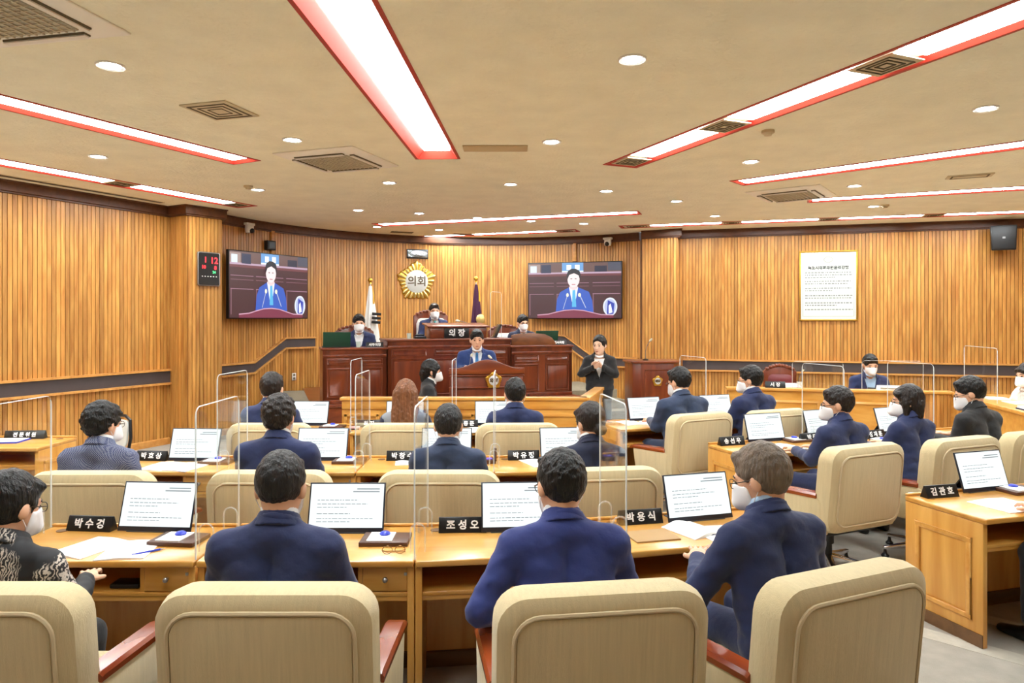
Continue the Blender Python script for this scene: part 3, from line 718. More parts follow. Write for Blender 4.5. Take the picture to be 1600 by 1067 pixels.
t = thing('side_lectern', 'mahogany side lectern with angled wings and small gold emblem', 'lectern', (LX, LY, 0), R(8))
b = MB(); b.prism([(-.26, 0), (.26, 0), (.40, .14), (.40, .5), (-.36, .5), (-.36, .10)], 0, 1.17, 'z'); body = b.build('body', M_maroon, t, bevel=.004)
b = MB(); b.prism([(-.29, -.03), (.28, -.03), (.43, .12), (.43, .53), (-.39, .53), (-.39, .08)], 1.17, 1.205, 'z'); b.build('top', M_maroon_top, t, bevel=.006)
b = MB()
for (a, c, e, f) in ((-.20, .20, .12, .135), (-.20, .20, 1.06, 1.075), (-.20, -.185, .12, 1.075), (.185, .20, .12, 1.075)): b.box(a, c, -.01, 0, e, f)
b.build('panel_frame', M_maroon_top, body, bevel=.003)
Ml = Matrix.Translation((LX, LY, 0)) @ Matrix.Rotation(R(8), 4, 'Z')
emblem('lectern_emblem', 'small gold blossom emblem on the side lectern', .175, Ml @ plane_M((.0, -.012, .90), (1, 0, 0), (0, 0, 1)), '의회', rays=False)
mic('microphone', 'gooseneck microphone on the side lectern', Ml @ Vector((-.12, .2, 1.205)), [(0, 0, .02), (0, 0, .14), (.02, 0, .22), (.06, 0, .29)], (.10, -.02, .34))
mic('microphone', 'long gooseneck microphone on the chairperson bench', (*st(.66, .62), 1.542), [(0, 0, .02), (-.02, 0, .12), (-.14, 0, .22), (-.34, .0, .27)], (-.42, .0, .275), hr=.02)

# ------------------------------------------------------------------ officials' long table and its return
t = thing('officials_table', 'long light oak officials table with moulded front panels', 'desk')
OA = Vector((2.94, 9.56)); OB = Vector((5.63, 8.97)); od = (OB-OA).normalized(); on = Vector((-od.y, od.x)); OL = (OB-OA).length
Mo = Matrix.Translation((OA.x, OA.y, 0)) @ Matrix.Rotation(math.atan2(od.y, od.x), 4, 'Z')
b = MB(); b.box(0, OL, 0, .04, 0, .89, Mo); b.box(0, .04, .04, .6, 0, .75, Mo); fr = b.build('front', M_oak, t)
b = MB(); b.box(-.03, OL+.0, -.03, .16, .885, .92, Mo); b.build('ledge', M_oak_edge, t, bevel=.006)
b = MB(); b.box(0, OL, .04, .62, .72, .75, Mo); b.build('worktop', M_oak, t)
for k in range(2):
    x0, x1 = .12+k*1.12, 1.16+k*1.12; b = MB()
    for (a, c, e, f) in ((x0, x1, .12, .155), (x0, x1, .73, .765), (x0, x0+.035, .12, .765), (x1-.035, x1, .12, .765)): b.box(a, c, -.014, 0, e, f, Mo)
    b.build('panel_frame', M_oak_edge, fr, bevel=.004)
sl = MB(); sl.box(-.018, .018, -.012, 0, .02, .88); slm = sl.mesh('front_slat', M_slat)
for k in range(9):
    o = link('front_slat', slm, fr); p = Mo @ Vector((2.36+k*.042, 0, 0)); o.location = p; o.rotation_euler = (0, 0, math.atan2(od.y, od.x))
t = thing('officials_side_table', 'light oak side table returning towards the viewer at the right', 'desk')
Mr = Matrix.Translation((OB.x, OB.y, 0)) @ Matrix.Rotation(math.atan2(-on.y, -on.x), 4, 'Z')       # x runs towards the viewer
b = MB(); b.box(0, 2.3, 0, .04, 0, .89, Mr); b.box(2.26, 2.3, .04, .62, 0, .84, Mr); fr = b.build('front', M_oak, t)
b = MB(); b.box(0, 2.33, -.03, .66, .86, .90, Mr); b.build('worktop', M_oak, t, bevel=.006)
b = MB()
for (a, c, e, f) in ((.15, .95, .12, .155), (.15, .95, .73, .765), (.15, .185, .12, .765), (.915, .95, .12, .765)): b.box(a, c, -.014, 0, e, f, Mr)
b.build('panel_frame', M_oak_edge, fr, bevel=.004)

# ------------------------------------------------------------------ ornate chairs of dais and officials
def ornate(label, loc, rz, leather, cover=True, w=.62, H=1.12):
    t = thing('carved_chair', label, 'chair', loc, rz, 'carved wood chairs')
    b = MB(); n = 14
    arcp = [(-w/2+w*k/n, H-.12+.10*math.sin(PI*k/n)**.7) for k in range(n+1)]
    b.prism([(-w/2, .42)]+arcp+[(w/2, .42)], -.33, -.27, 'y'); fr = b.build('back_frame', M_maroon, t, bevel=.012, seg=2)
    b = MB(); b.loft([ring_xz(w-.12-2*i, H-.66-2*i, .07, y, (.50+H-.16)/2, 5) for y, i in ((-.345, .01), (-.35, .03), (-.25, .0), (-.225, .03), (-.22, .08))]); b.build('back_cushion', leather, t, smooth=True)
    c = MB()
    for k in range(9):
        x = -w*.38+w*.76*k/8; z = H-.085+.075*math.sin(PI*(k+.5)/9)**.7; c.ball((x, -.262, z-.02), .028, .012, .024, 10); c.ball((x, -.338, z-.02), .028, .012, .024, 10)
    c.build('carving', M_maroon_top, fr, smooth=True)
    if cover:
        b = MB(); b.loft([ring_xz(w-.08-2*i, H-.62-2*i, .05, y, .70, 5) for y, i in ((-.26, .02), (-.215, .0), (-.205, .03))]); b.build('white_cover', mat('white cloth cover', (238, 236, 232), .85), t, smooth=True)
    b = MB(); b.loft([[(x, y, z) for x, y in rrect(w-.06-2*i, .52-2*i, .06, 4)] for z, i in ((.36, 0), (.46, 0), (.49, .04))]); b.build('seat', leather, t, smooth=True)
    for s in (-1, 1):
        b = MB(); b.tube([(s*w*.46, -.26, .66), (s*w*.48, 0, .665), (s*w*.48, .22, .65), (s*w*.47, .25, .62)], .028, 8); b.tube([(s*w*.47, .2, .4), (s*w*.47, .2, .64)], .022, 8); b.build('arm', M_maroon, t, smooth=True)
        for y in (-.25, .2):
            b = MB(); b.tube([(s*w*.42, y, 0), (s*w*.42, y, .4)], [.02, .032], 8); b.build('leg', M_maroon, t, smooth=True)
    return t
M_burg = mat('burgundy leather', (112, 40, 44), .4, var=.08, bump=.15, bscale=90)
M_ivory = mat('ivory leather', (226, 218, 200), .5)
# ------------------------------------------------------------------ people: smooth blended volumes turned into one surface
def snet(xs, ys, zs, D):
    """surface of D < 0 on a rectilinear grid"""
    nx, ny, nz = D.shape; ins = D < 0
    S = np.zeros((nx-1, ny-1, nz-1, 3), np.float32); N = np.zeros((nx-1, ny-1, nz-1), np.int16); quads = []
    G = (xs, ys, zs)
    for ax in range(3):
        sl0 = [slice(None)]*3; sl1 = [slice(None)]*3; sl0[ax] = slice(0, -1); sl1[ax] = slice(1, None)
        a, b = D[tuple(sl0)], D[tuple(sl1)]; cr = (a < 0) != (b < 0); idx = np.argwhere(cr)
        if not len(idx): continue
        da, db = a[cr], b[cr]; t = da/(da-db)
        P = np.stack([G[k][idx[:, k]] for k in range(3)], 1).astype(np.float32)
        P[:, ax] += t*(G[ax][idx[:, ax]+1]-G[ax][idx[:, ax]])
        o1, o2 = [k for k in range(3) if k != ax]
        for d1 in (-1, 0):
            for d2 in (-1, 0):
                c = idx.copy(); c[:, o1] += d1; c[:, o2] += d2
                ok = (c[:, o1] >= 0) & (c[:, o2] >= 0) & (c[:, o1] < S.shape[o1]) & (c[:, o2] < S.shape[o2])
                np.add.at(S, tuple(c[ok].T), P[ok]); np.add.at(N, tuple(c[ok].T), 1)
        ok = (idx[:, o1] > 0) & (idx[:, o2] > 0) & (idx[:, o1] < D.shape[o1]-1) & (idx[:, o2] < D.shape[o2]-1)
        q = idx[ok]; cs = []
        for d1, d2 in ((-1, -1), (0, -1), (0, 0), (-1, 0)):
            c = q.copy(); c[:, o1] += d1; c[:, o2] += d2; cs.append(c)
        flip = (da[ok] < 0) ^ (ax == 1)
        quads.append((cs, flip))
    ids = -np.ones(N.shape, np.int64); m = N > 0; ids[m] = np.arange(m.sum())
    V = S[m]/N[m][:, None]; Fs = []
    for cs, flip in quads:
        q = np.stack([ids[tuple(c.T)] for c in cs], 1); q[~flip] = q[~flip][:, ::-1]; Fs.append(q)
    return V, (np.concatenate(Fs) if Fs else np.zeros((0, 4), int))
def mesh_np(name, V, Q, m):
    me = bpy.data.meshes.new(name); me.vertices.add(len(V)); me.vertices.foreach_set('co', np.ascontiguousarray(V, np.float32).ravel())
    me.loops.add(len(Q)*4); me.loops.foreach_set('vertex_index', np.ascontiguousarray(Q, np.int32).ravel())
    me.polygons.add(len(Q)); me.polygons.foreach_set('loop_start', np.arange(0, len(Q)*4, 4, dtype=np.int32))
    me.polygons.foreach_set('use_smooth', np.ones(len(Q), bool)); me.update(calc_edges=True); me.validate(); me.materials.append(m); return me
def axisgrid(lo, hi, step, flo=None, fhi=None, fstep=None):
    if flo is None: return np.arange(lo, hi+step, step, dtype=np.float32)
    flo = max(flo, lo); fhi = min(fhi, hi)
    return np.concatenate([np.arange(lo, flo, step), np.arange(flo, fhi, fstep), np.arange(fhi, hi+step, step)]).astype(np.float32)
def smin(a, b, k): h = np.clip(.5+.5*(b-a)/k, 0, 1); return b*(1-h)+a*h-k*h*(1-h)
def smax(a, b, k): return -smin(-a, -b, k)
def cap(P, a, b, r1, r2):
    X, Y, Z = P; a = np.array(a, np.float32); b = np.array(b, np.float32); d = b-a
    t = np.clip(((X-a[0])*d[0]+(Y-a[1])*d[1]+(Z-a[2])*d[2])/max(1e-9, float(d@d)), 0, 1)
    return np.sqrt((X-a[0]-t*d[0])**2+(Y-a[1]-t*d[1])**2+(Z-a[2]-t*d[2])**2)-(r1+(r2-r1)*t)
def ell(P, c, r):
    x, y, z = P[0]-c[0], P[1]-c[1], P[2]-c[2]
    k0 = np.sqrt((x/r[0])**2+(y/r[1])**2+(z/r[2])**2); k1 = np.sqrt((x/r[0]**2)**2+(y/r[1]**2)**2+(z/r[2]**2)**2)
    return k0*(k0-1)/np.maximum(k1, 1e-6)
def torus(P, c, R0, r, sy=1.0, tilt=0.0):
    x, y, z = P[0]-c[0], (P[1]-c[1])/sy, P[2]-c[2]; z = z+tilt*(P[1]-c[1])
    q = np.sqrt(x*x+y*y)-R0; return np.sqrt(q*q+z*z)-r
def xf(P, c, Rm):
    """grid points in the frame with origin c and axes = columns of Rm"""
    x, y, z = P[0]-c[0], P[1]-c[1], P[2]-c[2]
    return tuple(Rm[0][k]*x+Rm[1][k]*y+Rm[2][k]*z for k in range(3))
def wav(P, s, ph=0.0):
    X, Y, Z = P
    return (np.sin(X*s*1.3+Z*s*.7+ph)*np.sin(Y*s*1.1-Z*s*.5+ph*2)+np.sin(Z*s*1.7+Y*s*.6+ph*3)*np.sin(X*s*.9+ph))*.5
def head_skin(p):
    d = ell(p, (0, -.014, .028), (.077, .096, .096))
    d = smin(d, ell(p, (0, .026, -.032), (.062, .066, .086)), .04)
    d = smin(d, ell(p, (0, .064, -.096), (.026, .022, .02)), .03)
    d = smin(d, cap(p, (-.034, .082, .024), (.034, .082, .024), .009, .009), .02)
    d = smax(d, -ell(p, (-.032, .106, .006), (.019, .017, .012)), .012); d = smax(d, -ell(p, (.032, .106, .006), (.019, .017, .012)), .012)
    d = smin(d, cap(p, (0, .090, .012), (0, .110, -.030), .008, .013), .012)
    d = smin(d, cap(p, (-.017, .088, -.064), (.017, .088, -.064), .007, .007), .01)
    for s in (-1, 1): d = smin(d, ell(p, (s*.080, -.010, -.004), (.013, .021, .033)), .008)
    return d
def hair_field(p, style, amp=.004, ph=0.0, full=.013):
    top = ell(p, (0, -.020, .036), (.077+full, .094+full, .094+full*1.25))
    X, Y, Z = p
    line = Z-(-.006+Y*.80)+.024*np.clip((X+.03)/.06, 0, 1)*np.clip((Y-.02)/.04, 0, 1)                                            # nape low, forehead high
    if style in ('short', 'curly', 'thin', 'grey'):
        cut = np.maximum(-line-.012, -(Z+.088))
        cut = smax(cut, -(-(Y-.084)+np.maximum(0, Z-.055)*1.6), .012)
        d = smax(top, cut, .010)
        for s in (-1, 1): d = smax(d, -ell(p, (s*.088, .004, -.012), (.022, .024, .032)), .006)
        fr = cap(p, (-.044, .056, .100), (.044, .054, .102), .015, .015); d = smin(d, fr, .03); d = smin(d, cap(p, (-.03, .066, .108), (.050, .070, .070), .013, .010), .018)
        if style == 'thin': d = smax(d, -ell(p, (0, .035, .156), (.045, .060, .045)), .02)
    else:
        cut = np.maximum(-(Z+(.06 if style == 'bun' else .085)), -(-(Y-.060)+np.maximum(0, Z-.06)*1.4))
        d = smax(top, cut, .01)
        if style in ('bun', 'pony'):
            for s in (-1, 1): d = smax(d, -ell(p, (s*.088, .006, -.012), (.022, .026, .034)), .006)
            d = smin(d, cap(p, (-.05, .062, .080), (.05, .062, .080), .020, .020), .03)
        if style == 'bunfront':
            d = smin(d, cap(p, (-.05, .064, .066), (.0, .066, .098), .014, .016), .02); d = smin(d, cap(p, (.05, .064, .066), (.0, .066, .098), .014, .016), .02); d = smin(d, ell(p, (.03, -.100, -.065), (.045, .036, .038)), .02)
        if style == 'bun': d = smin(d, ell(p, (0, -.105, -.045), (.042, .036, .038)), .02)
        if style == 'pony':
            d = smin(d, cap(p, (0, -.105, -.055), (-.02, -.135, -.13), .036, .045), .025); d = smin(d, cap(p, (-.02, -.135, -.13), (-.04, -.11, -.27), .045, .02), .03)
        if style == 'bob':
            for s in (-1, 1): d = smin(d, cap(p, (s*.070, .008, .0), (s*.074, .010, -.095), .030, .022), .03)
            d = smin(d, cap(p, (-.045, -.075, -.02), (-.045, -.072, -.095), .044, .034), .03); d = smin(d, cap(p, (.045, -.075, -.02), (.045, -.072, -.095), .044, .034), .03)
            d = smin(d, cap(p, (-.05, .066, .07), (.05, .066, .07), .022, .022), .03)
        if style == 'bobshort':
            for s in (-1, 1): d = smin(d, cap(p, (s*.074, .02, .02), (s*.078, .02, -.05), .024, .018), .03)
            d = smin(d, cap(p, (-.055, .066, .055), (.055, .066, .055), .022, .022), .03); d = smin(d, cap(p, (0, -.08, -.03), (0, -.075, -.09), .06, .045), .03)
        if style == 'long':
            for x in (-.07, -.025, .025, .07): d = smin(d, cap(p, (x*.9, -.08+abs(x)*.3, .02), (x*1.35, -.105+abs(x)*.2, -.36), .042, .030), .025)
            for s in (-1, 1): d = smin(d, cap(p, (s*.07, .0, .03), (s*.105, -.03, -.30), .030, .026), .025)
    return d+amp*wav(p, 95 if style != 'curly' else 80, ph)+amp*.5*wav(p, 190, ph+1)
def hand_mesh():
    g = axisgrid(-.07, .085, .0042), axisgrid(-.05, .19, .0042), axisgrid(-.075, .03, .0042)
    P = np.meshgrid(*g, indexing='ij')
    d = ell(P, (0, .045, 0), (.040, .052, .016)); d = smin(d, cap(P, (0, -.045, 0), (0, .01, 0), .024, .026), .02)
    for x, L, c in ((-.030, .058, .026), (-.010, .074, .024), (.011, .080, .022), (.031, .070, .022)):
        a = (x*.95, .082, .002); m = (x*1.15, .082+L*.55, -.006); e = (x*1.15, .082+L*.95, -.006-c)
        d = smin(d, np.minimum(cap(P, a, m, .0092, .0085), cap(P, m, e, .0085, .0068)), .005)
    d = smin(d, np.minimum(cap(P, (.030, .018, -.004), (.056, .050, -.014), .013, .0105), cap(P, (.056, .050, -.014), (.060, .082, -.024), .0105, .0078)), .008)
    return snet(*g, d)
HAND = hand_mesh()
def frame_from(dirv, nrm):
    y = Vector(dirv).normalized(); z = Vector(nrm); z = (z-y*z.dot(y)).normalized(); x = y.cross(z); return Matrix((x, y, z)).transposed()
M_skin = mat('skin', (222, 172, 140), .55, var=.04, vscale=8); M_skin_p = mat('pale skin', (238, 198, 170), .55, var=.03, vscale=8)
def hairmat(name, c, rough=.38): return mat(name, c, rough, var=.35, vscale=22, bump=.7, bscale=60, stretch=(1.6, 1.6, .22), spec=.4)
H_black = hairmat('black hair', (14, 13, 13)); H_grey = hairmat('grey brown hair', (112, 98, 84), .5); H_brown = hairmat('brown hair', (120, 76, 48), .35); H_dark = hairmat('dark brown hair', (30, 22, 19))
H_salt = hairmat('black hair with grey', (28, 27, 28), .42)
def suit(name, c, var=.06): return mat(name, c, .82, var=var, vscale=3, bump=.25, bscale=14, sheen=.15)
J_navy = suit('navy suit', (28, 40, 82)); J_blue = suit('bright blue suit', (36, 50, 114)); J_dark = suit('dark navy suit', (22, 30, 58)); J_slate = suit('slate blue suit', (40, 54, 82)); J_black = suit('black suit', (22, 22, 25)); J_mid = suit('blue suit', (36, 62, 120))
def checked():
    m, nt, b = nodes_of('checked jacket'); N = nt.nodes; L = nt.links
    tc = N.new('ShaderNodeTexCoord'); ch = N.new('ShaderNodeTexChecker'); ch.inputs['Scale'].default_value = 150
    ch.inputs['Color1'].default_value = (*lin((34, 46, 92)), 1); ch.inputs['Color2'].default_value = (*lin((132, 138, 158)), 1)
    L.new(tc.outputs['Object'], ch.inputs[0]); L.new(ch.outputs[0], b.inputs['Base Color']); b.inputs['Roughness'].default_value = .85; return m
def floral():
    m, nt, b = nodes_of('feather print blouse'); N = nt.nodes; L = nt.links
    tc = N.new('ShaderNodeTexCoord'); mp = N.new('ShaderNodeMapping'); L.new(tc.outputs['Object'], mp.inputs[0])
    wv = N.new('ShaderNodeTexWave'); wv.inputs['Scale'].default_value = 28; wv.inputs['Distortion'].default_value = 14; wv.inputs['Detail'].default_value = 3; wv.inputs['Detail Scale'].default_value = 1.1
    nz = N.new('ShaderNodeTexNoise'); nz.inputs['Scale'].default_value = 9; nz.inputs['Detail'].default_value = 2
    L.new(mp.outputs[0], wv.inputs[0]); L.new(mp.outputs[0], nz.inputs[0])
    r1 = N.new('ShaderNodeValToRGB'); L.new(nz.outputs[0], r1.inputs[0]); r1.color_ramp.elements[0].position = .5; r1.color_ramp.elements[1].position = .56
    r2 = N.new('ShaderNodeValToRGB'); L.new(wv.outputs[0], r2.inputs[0]); r2.color_ramp.elements[0].position = .35; r2.color_ramp.elements[1].position = .8
    r2.color_ramp.elements[0].color = (*lin((30, 30, 34)), 1); r2.color_ramp.elements[1].color = (*lin((200, 190, 178)), 1)
    mx = N.new('ShaderNodeMix'); mx.data_type = 'RGBA'; L.new(r1.outputs[0], mx.inputs['Factor']); mx.inputs[6].default_value = (*lin((22, 22, 26)), 1); L.new(r2.outputs[0], mx.inputs[7])
    L.new(mx.outputs[2], b.inputs['Base Color']); b.inputs['Roughness'].default_value = .7; return m
J_check = checked(); J_floral = floral()
J_greyv = suit('grey vest', (128, 132, 138)); J_whitepat = mat('white patterned blouse', (226, 226, 222), .8, var=.18, vscale=40)
J_charcoal = suit('charcoal trousers', (40, 42, 50)); S_white = mat('white shirt', (236, 238, 240), .8); S_blue = mat('pale blue shirt', (176, 206, 236), .8)
T_teal = mat('blue tie', (60, 130, 190), .5); T_black = mat('dark tie', (30, 34, 50), .5); T_green = mat('green tie', (90, 170, 170), .5)
M_mask = mat('white face mask', (240, 240, 242), .8); M_shoe = mat('black shoe leather', (18, 17, 17), .35); M_eye = mat('eye', (30, 20, 16), .2); M_brow = mat('eyebrow', (36, 30, 28), .7)
HS = 1.07
M_lip = mat('lips', (186, 104, 92), .5); M_glass_frame = mat('spectacle frame', (60, 50, 40), .3, .5)

def person(label, pos, deg, jacket, hair=('short', H_black), scale=1.0, lean=6, yaw=0, pitch=8, roll=0, mask=True, glasses=False, shirt=S_white, tie=None, front=False,
           arms=None, standing=False, sw=.175, vox=.014, hv=.008, skin=None, trousers=None, skirt=False, z=0, girth=1.0, group='people seated in the chamber', ph=None, palms=None, vest=False, clip=False, collar=True):
    skin = skin or M_skin; trousers = trousers or jacket; ph = random.uniform(0, 6) if ph is None else ph
    root = thing('person', label, 'person', (pos[0], pos[1], z), R(deg), group); root.scale = (scale,)*3
    hz = .90 if standing else .555
    Rl = np.array(Matrix.Rotation(-R(lean), 3, 'X'), np.float32)               # torso frame: lean forward (+y)
    Hp = np.array((0, 0, hz), np.float32)
    def T(x, y, zz): return Hp+Rl @ np.array((x, y, zz), np.float32)
    NB = T(0, -.01, .50); Rh = np.array((Matrix.Rotation(R(yaw), 3, 'Z') @ Matrix.Rotation(-R(pitch), 3, 'X') @ Matrix.Rotation(R(roll), 3, 'Y')), np.float32)
    HC = NB+np.array((0, .028+.05*math.sin(R(pitch)), .118), np.float32)
    def Hh(x, y, zz): return HC+HS*(Rh @ np.array((x, y, zz), np.float32))
    if arms is None: arms = (((-.245, .12, .76), (-.13, .40, .775)), ((.245, .12, .76), (.13, .40, .775)))
    sh = [T(s*(sw+.012), -.012, .398) for s in (-1, 1)]
    # joints of the legs
    if standing: legs = [((s*.085, 0, hz-.02), (s*.09, .02, .48), (s*.095, -.01, .09)) for s in (-1, 1)]
    else: legs = [((s*.09, .05, .545), (s*.125, .43, .52), (s*.12, .44, .10)) for s in (-1, 1)]
    def torso(P, o=0.0):
        p = xf(P, Hp, Rl); g = girth; q = (p[0], p[1]/.86, p[2])
        d = np.minimum(cap(q, (-.075*g, -.005, .03), (-.082*g, 0, .32), .118*g+o, .118*g+o), cap(q, (.075*g, -.005, .03), (.082*g, 0, .32), .118*g+o, .118*g+o))
        d = smin(d, ell(p, (0, .0, -.02), (.185*g+o, .140*g+o, .14+o)), .05)
        for s in (-1, 1): d = smin(d, cap(p, (0, -.018, .455), (s*sw, -.016, .405), .070+o, .068+o), .055)
        return d
    def armf(P, o=0.0, stop=1.0):
        d = None
        for s_, (el, ha) in zip(sh, arms):
            el = np.array(el, np.float32); ha = np.array(ha, np.float32); w = el+(ha-el)*stop
            a = smin(cap(P, s_, el, .064+o, .053+o), cap(P, el, w, .052+o, .040+o), .03); d = a if d is None else np.minimum(d, a)
        return d
    def legf(P, o=0.0):
        d = None
        for h_, k_, a_ in legs:
            l = smin(cap(P, h_, k_, .084+o, .062+o), cap(P, k_, a_, .060+o, .046+o), .03); d = l if d is None else smin(d, l, .02)
        return d
    allp = [np.array(a) for pr in arms for a in pr]
    xr = max(.30, max(abs(a[0]) for a in allp)+.09); ylo = min(-.20, float(HC[1])-.16, min(a[1] for a in allp)-.08); yhi = max(.22, float(HC[1])+.14, max(a[1] for a in allp)+.07)
    hx, hy, hzz = float(HC[0]), float(HC[1]), float(HC[2])
    # body: head, neck, trunk, arms and legs as one skin
    g = (axisgrid(-xr, xr, vox*1.5, hx-.115, hx+.115, hv), axisgrid(ylo, max(yhi, .60), vox*1.5, hy-.125, hy+.135, hv), axisgrid(.02, hzz+.14, vox*1.5, hzz-.14, hzz+.14, hv))
    P = np.meshgrid(*g, indexing='ij')
    ph_ = tuple(q/HS for q in xf(P, HC, Rh)); dh = head_skin(ph_)*HS
    nk = cap(P, Hh(0, -.022, -.05), NB+np.array((0, -.012, -.03), np.float32), .053, .060)
    d = smin(dh, nk, .03); d = smin(d, torso(P, -.028), .03); d = smin(d, armf(P, -.016, .97), .02); d = smin(d, legf(P, -.018), .03)
    V, Q = snet(*g, d); Vs = [V]; Qs = [Q]; n = len(V)
    for i, (el, ha) in enumerate(arms):
        dv = Vector(ha)-Vector(el); up = (0, 0, 1) if palms is None else palms[i]
        fr = np.array(frame_from(dv, up), np.float32); hv_ = HAND[0].copy(); hq = HAND[1]
        if i == 0: hv_[:, 0] *= -1; hq = hq[:, ::-1]
        Vs.append(hv_ @ fr.T+np.array(ha, np.float32)); Qs.append(hq+n); n += len(hv_)
    link('body', mesh_np('body', np.concatenate(Vs), np.concatenate(Qs), skin), root)
    # jacket
    g = (axisgrid(-xr, xr, vox), axisgrid(ylo, yhi, vox), axisgrid(hz-.20, float(NB[2])+.09, vox)); P = np.meshgrid(*g, indexing='ij'); p = xf(P, Hp, Rl)
    dt = torso(P); da = armf(P, 0, .93)
    dj = dt if vest else smin(dt, da, .035)
    if standing and skirt: dj = smax(dj, -(P[2]-(hz-.02)), .02)
    col = torus(p, (0, -.004, .500), .066, .019, .95, .42); dj = smin(dj, col, .022)
    fold = .0045*wav((P[0]*.6, P[1], P[2]*1.25), 36, ph)+.0022*wav(P, 75, ph+2); fold = fold*(1+1.2*np.exp(-((p[2]-.12)/.12)**2)); dj = dj+fold
    if not vest: dj = dj+np.where(p[1] < 0, .002*np.exp(-(p[0]/.012)**2), 0)*np.clip((.44-p[2])/.05, 0, 1)
    neck_hole = cap(p, (0, .006, .48), (0, .02, .64), .058, .07); dj = smax(dj, -neck_hole, .008)
    if front:
        vw = np.clip((p[2]-.14)/.34, 0, 1)*.082; dv = np.maximum(np.abs(p[0])-vw, -p[1]+.02); dj2 = smax(dj, -dv, .006)
        lap = np.maximum(np.abs(np.abs(p[0])-vw-.022-.012*np.clip((p[2]-.2)/.2, 0, 1))-.026, np.maximum(-p[1]+.02, np.maximum(.16-p[2], p[2]-.45)))
        V, Q = snet(*g, smax(dj-.010, lap, .006)) ; 
        if len(Q): link('lapels', mesh_np('lapels', V, Q, jacket), root)
    else: dj2 = dj
    V, Q = snet(*g, dj2); link('vest' if vest else 'jacket', mesh_np('jacket', V, Q, jacket), root)
    # shirt
    ds = np.maximum(torso(P, -.014), -(p[2]-.02))
    if not collar: ds = np.maximum(ds, p[2]-.44)
    if collar: ds = smin(ds, torus(p, (0, .0, .526), .060, .0125, .95, .46), .012)
    if vest: ds = smin(ds, da, .03)
    ds = smax(ds, -cap(p, (0, .006, .48), (0, .02, .64), .050, .06), .006)
    V, Q = snet(*g, ds); link('shirt', mesh_np('shirt', V, Q, shirt), root)
    gc = (axisgrid(-.12, .12, .0062), axisgrid(float(NB[1])-.13, float(NB[1])+.15, .0062), axisgrid(float(NB[2])-.09, float(NB[2])+.08, .0062)); Pc = np.meshgrid(*gc, indexing='ij'); pc = xf(Pc, Hp, Rl)
    def band(R0, r1, zc, hh, tl, th):
        q = np.sqrt(pc[0]**2+((pc[1]-.006)/1.02)**2); zz = pc[2]-zc+tl*pc[1]; return np.maximum(np.abs(q-(R0-zz*r1))-th, np.abs(zz)-hh)-.002
    V, Q = snet(*gc, band(.0665, .15, .528 if collar else .49, .024 if collar else .012, .30, .004)); link('shirt_collar', mesh_np('shirt_collar', V, Q, shirt), root)
    jc = band(.080, .45, .505, .028, .34, .006)
    if front: jc = np.maximum(jc, .02-np.maximum(np.abs(pc[0])-.045, -pc[1]+.02))
    V, Q = snet(*gc, jc); link('jacket_collar', mesh_np('jacket_collar', V, Q, jacket), root)
    if tie is not None:
        dt_ = np.maximum(torso(P, -.014)-.010, np.abs(p[0])-(.018+.02*np.clip((.42-p[2])/.3, 0, 1))); dt_ = np.maximum(dt_, np.maximum(-p[1]+.02, np.maximum(.13-p[2], p[2]-.455)))
        dt_ = np.minimum(dt_, ell(p, (0, .068, .445), (.020, .022, .022)))
        gx = axisgrid(-.06, .06, .006), axisgrid(float(HC[1])-.08, float(HC[1])+.2, .006), axisgrid(hz+.06, float(NB[2])+.02, .008)
        P2 = np.meshgrid(*gx, indexing='ij'); p2 = xf(P2, Hp, Rl)
        dt_ = np.maximum(torso(P2, -.014)-.009, np.abs(p2[0])-(.018+.02*np.clip((.42-p2[2])/.3, 0, 1))); dt_ = np.maximum(dt_, np.maximum(-p2[1]+.02, np.maximum(.13-p2[2], p2[2]-.455)))
        dt_ = np.minimum(dt_, ell(p2, (0, .070, .445), (.020, .022, .022)))
        V, Q = snet(*gx, dt_)
        if len(Q): link('tie', mesh_np('tie', V, Q, tie), root)
    # trousers or skirt
    if standing:
        g = axisgrid(-.30, .30, .02), axisgrid(-.26, .26, .02), axisgrid(.06 if not skirt else .10, hz+.12, .02)
    else: g = axisgrid(-.28, .28, .02), axisgrid(-.2, .58, .02), axisgrid(.08, hz+.12, .02)
    P = np.meshgrid(*g, indexing='ij'); p = xf(P, Hp, Rl)
    dl_ = smin(legf(P, .006), ell(p, (0, 0, -.02), (.178*girth, .132*girth, .13)), .05)
    if skirt: dl_ = smin(dl_, cap((P[0], P[1]/.8, P[2]), (0, 0, .88), (0, 0, .14), .135, .185), .04)+.006*np.sin(np.arctan2(P[1], P[0])*9)*np.clip((.9-P[2])/.6, 0, 1)
    dl_ = np.maximum(dl_, .10-P[2]); dl_ = dl_+.003*wav(P, 40, ph)
    V, Q = snet(*g, dl_); link('skirt' if skirt else 'trousers', mesh_np('trousers', V, Q, trousers), root)
    for h_, k_, a_ in legs:
        b = MB(); x, y = a_[0], a_[1]
        b.loft([[(x+w*math.cos(t), yy, max(0.0, zc+hh*math.sin(t))) for t in [2*PI*k/12 for k in range(12)]] for yy, w, zc, hh in
            ((y-.065, .02, .04, .035), (y-.055, .034, .045, .05), (y, .038, .05, .055), (y+.07, .042, .035, .04), (y+.14, .046, .025, .03), (y+.19, .034, .02, .024), (y+.205, .015, .018, .015))])
        b.build('shoe', M_shoe, root, smooth=True)
    # hair
    st_, hm = hair; full = {'short': .013, 'curly': .020, 'thin': .010, 'grey': .015}.get(st_, .014); amp = {'curly': .0075, 'short': .0035, 'thin': .003}.get(st_, .0028)
    zl = -.42 if st_ == 'long' else (-.31 if st_ == 'pony' else -.15)
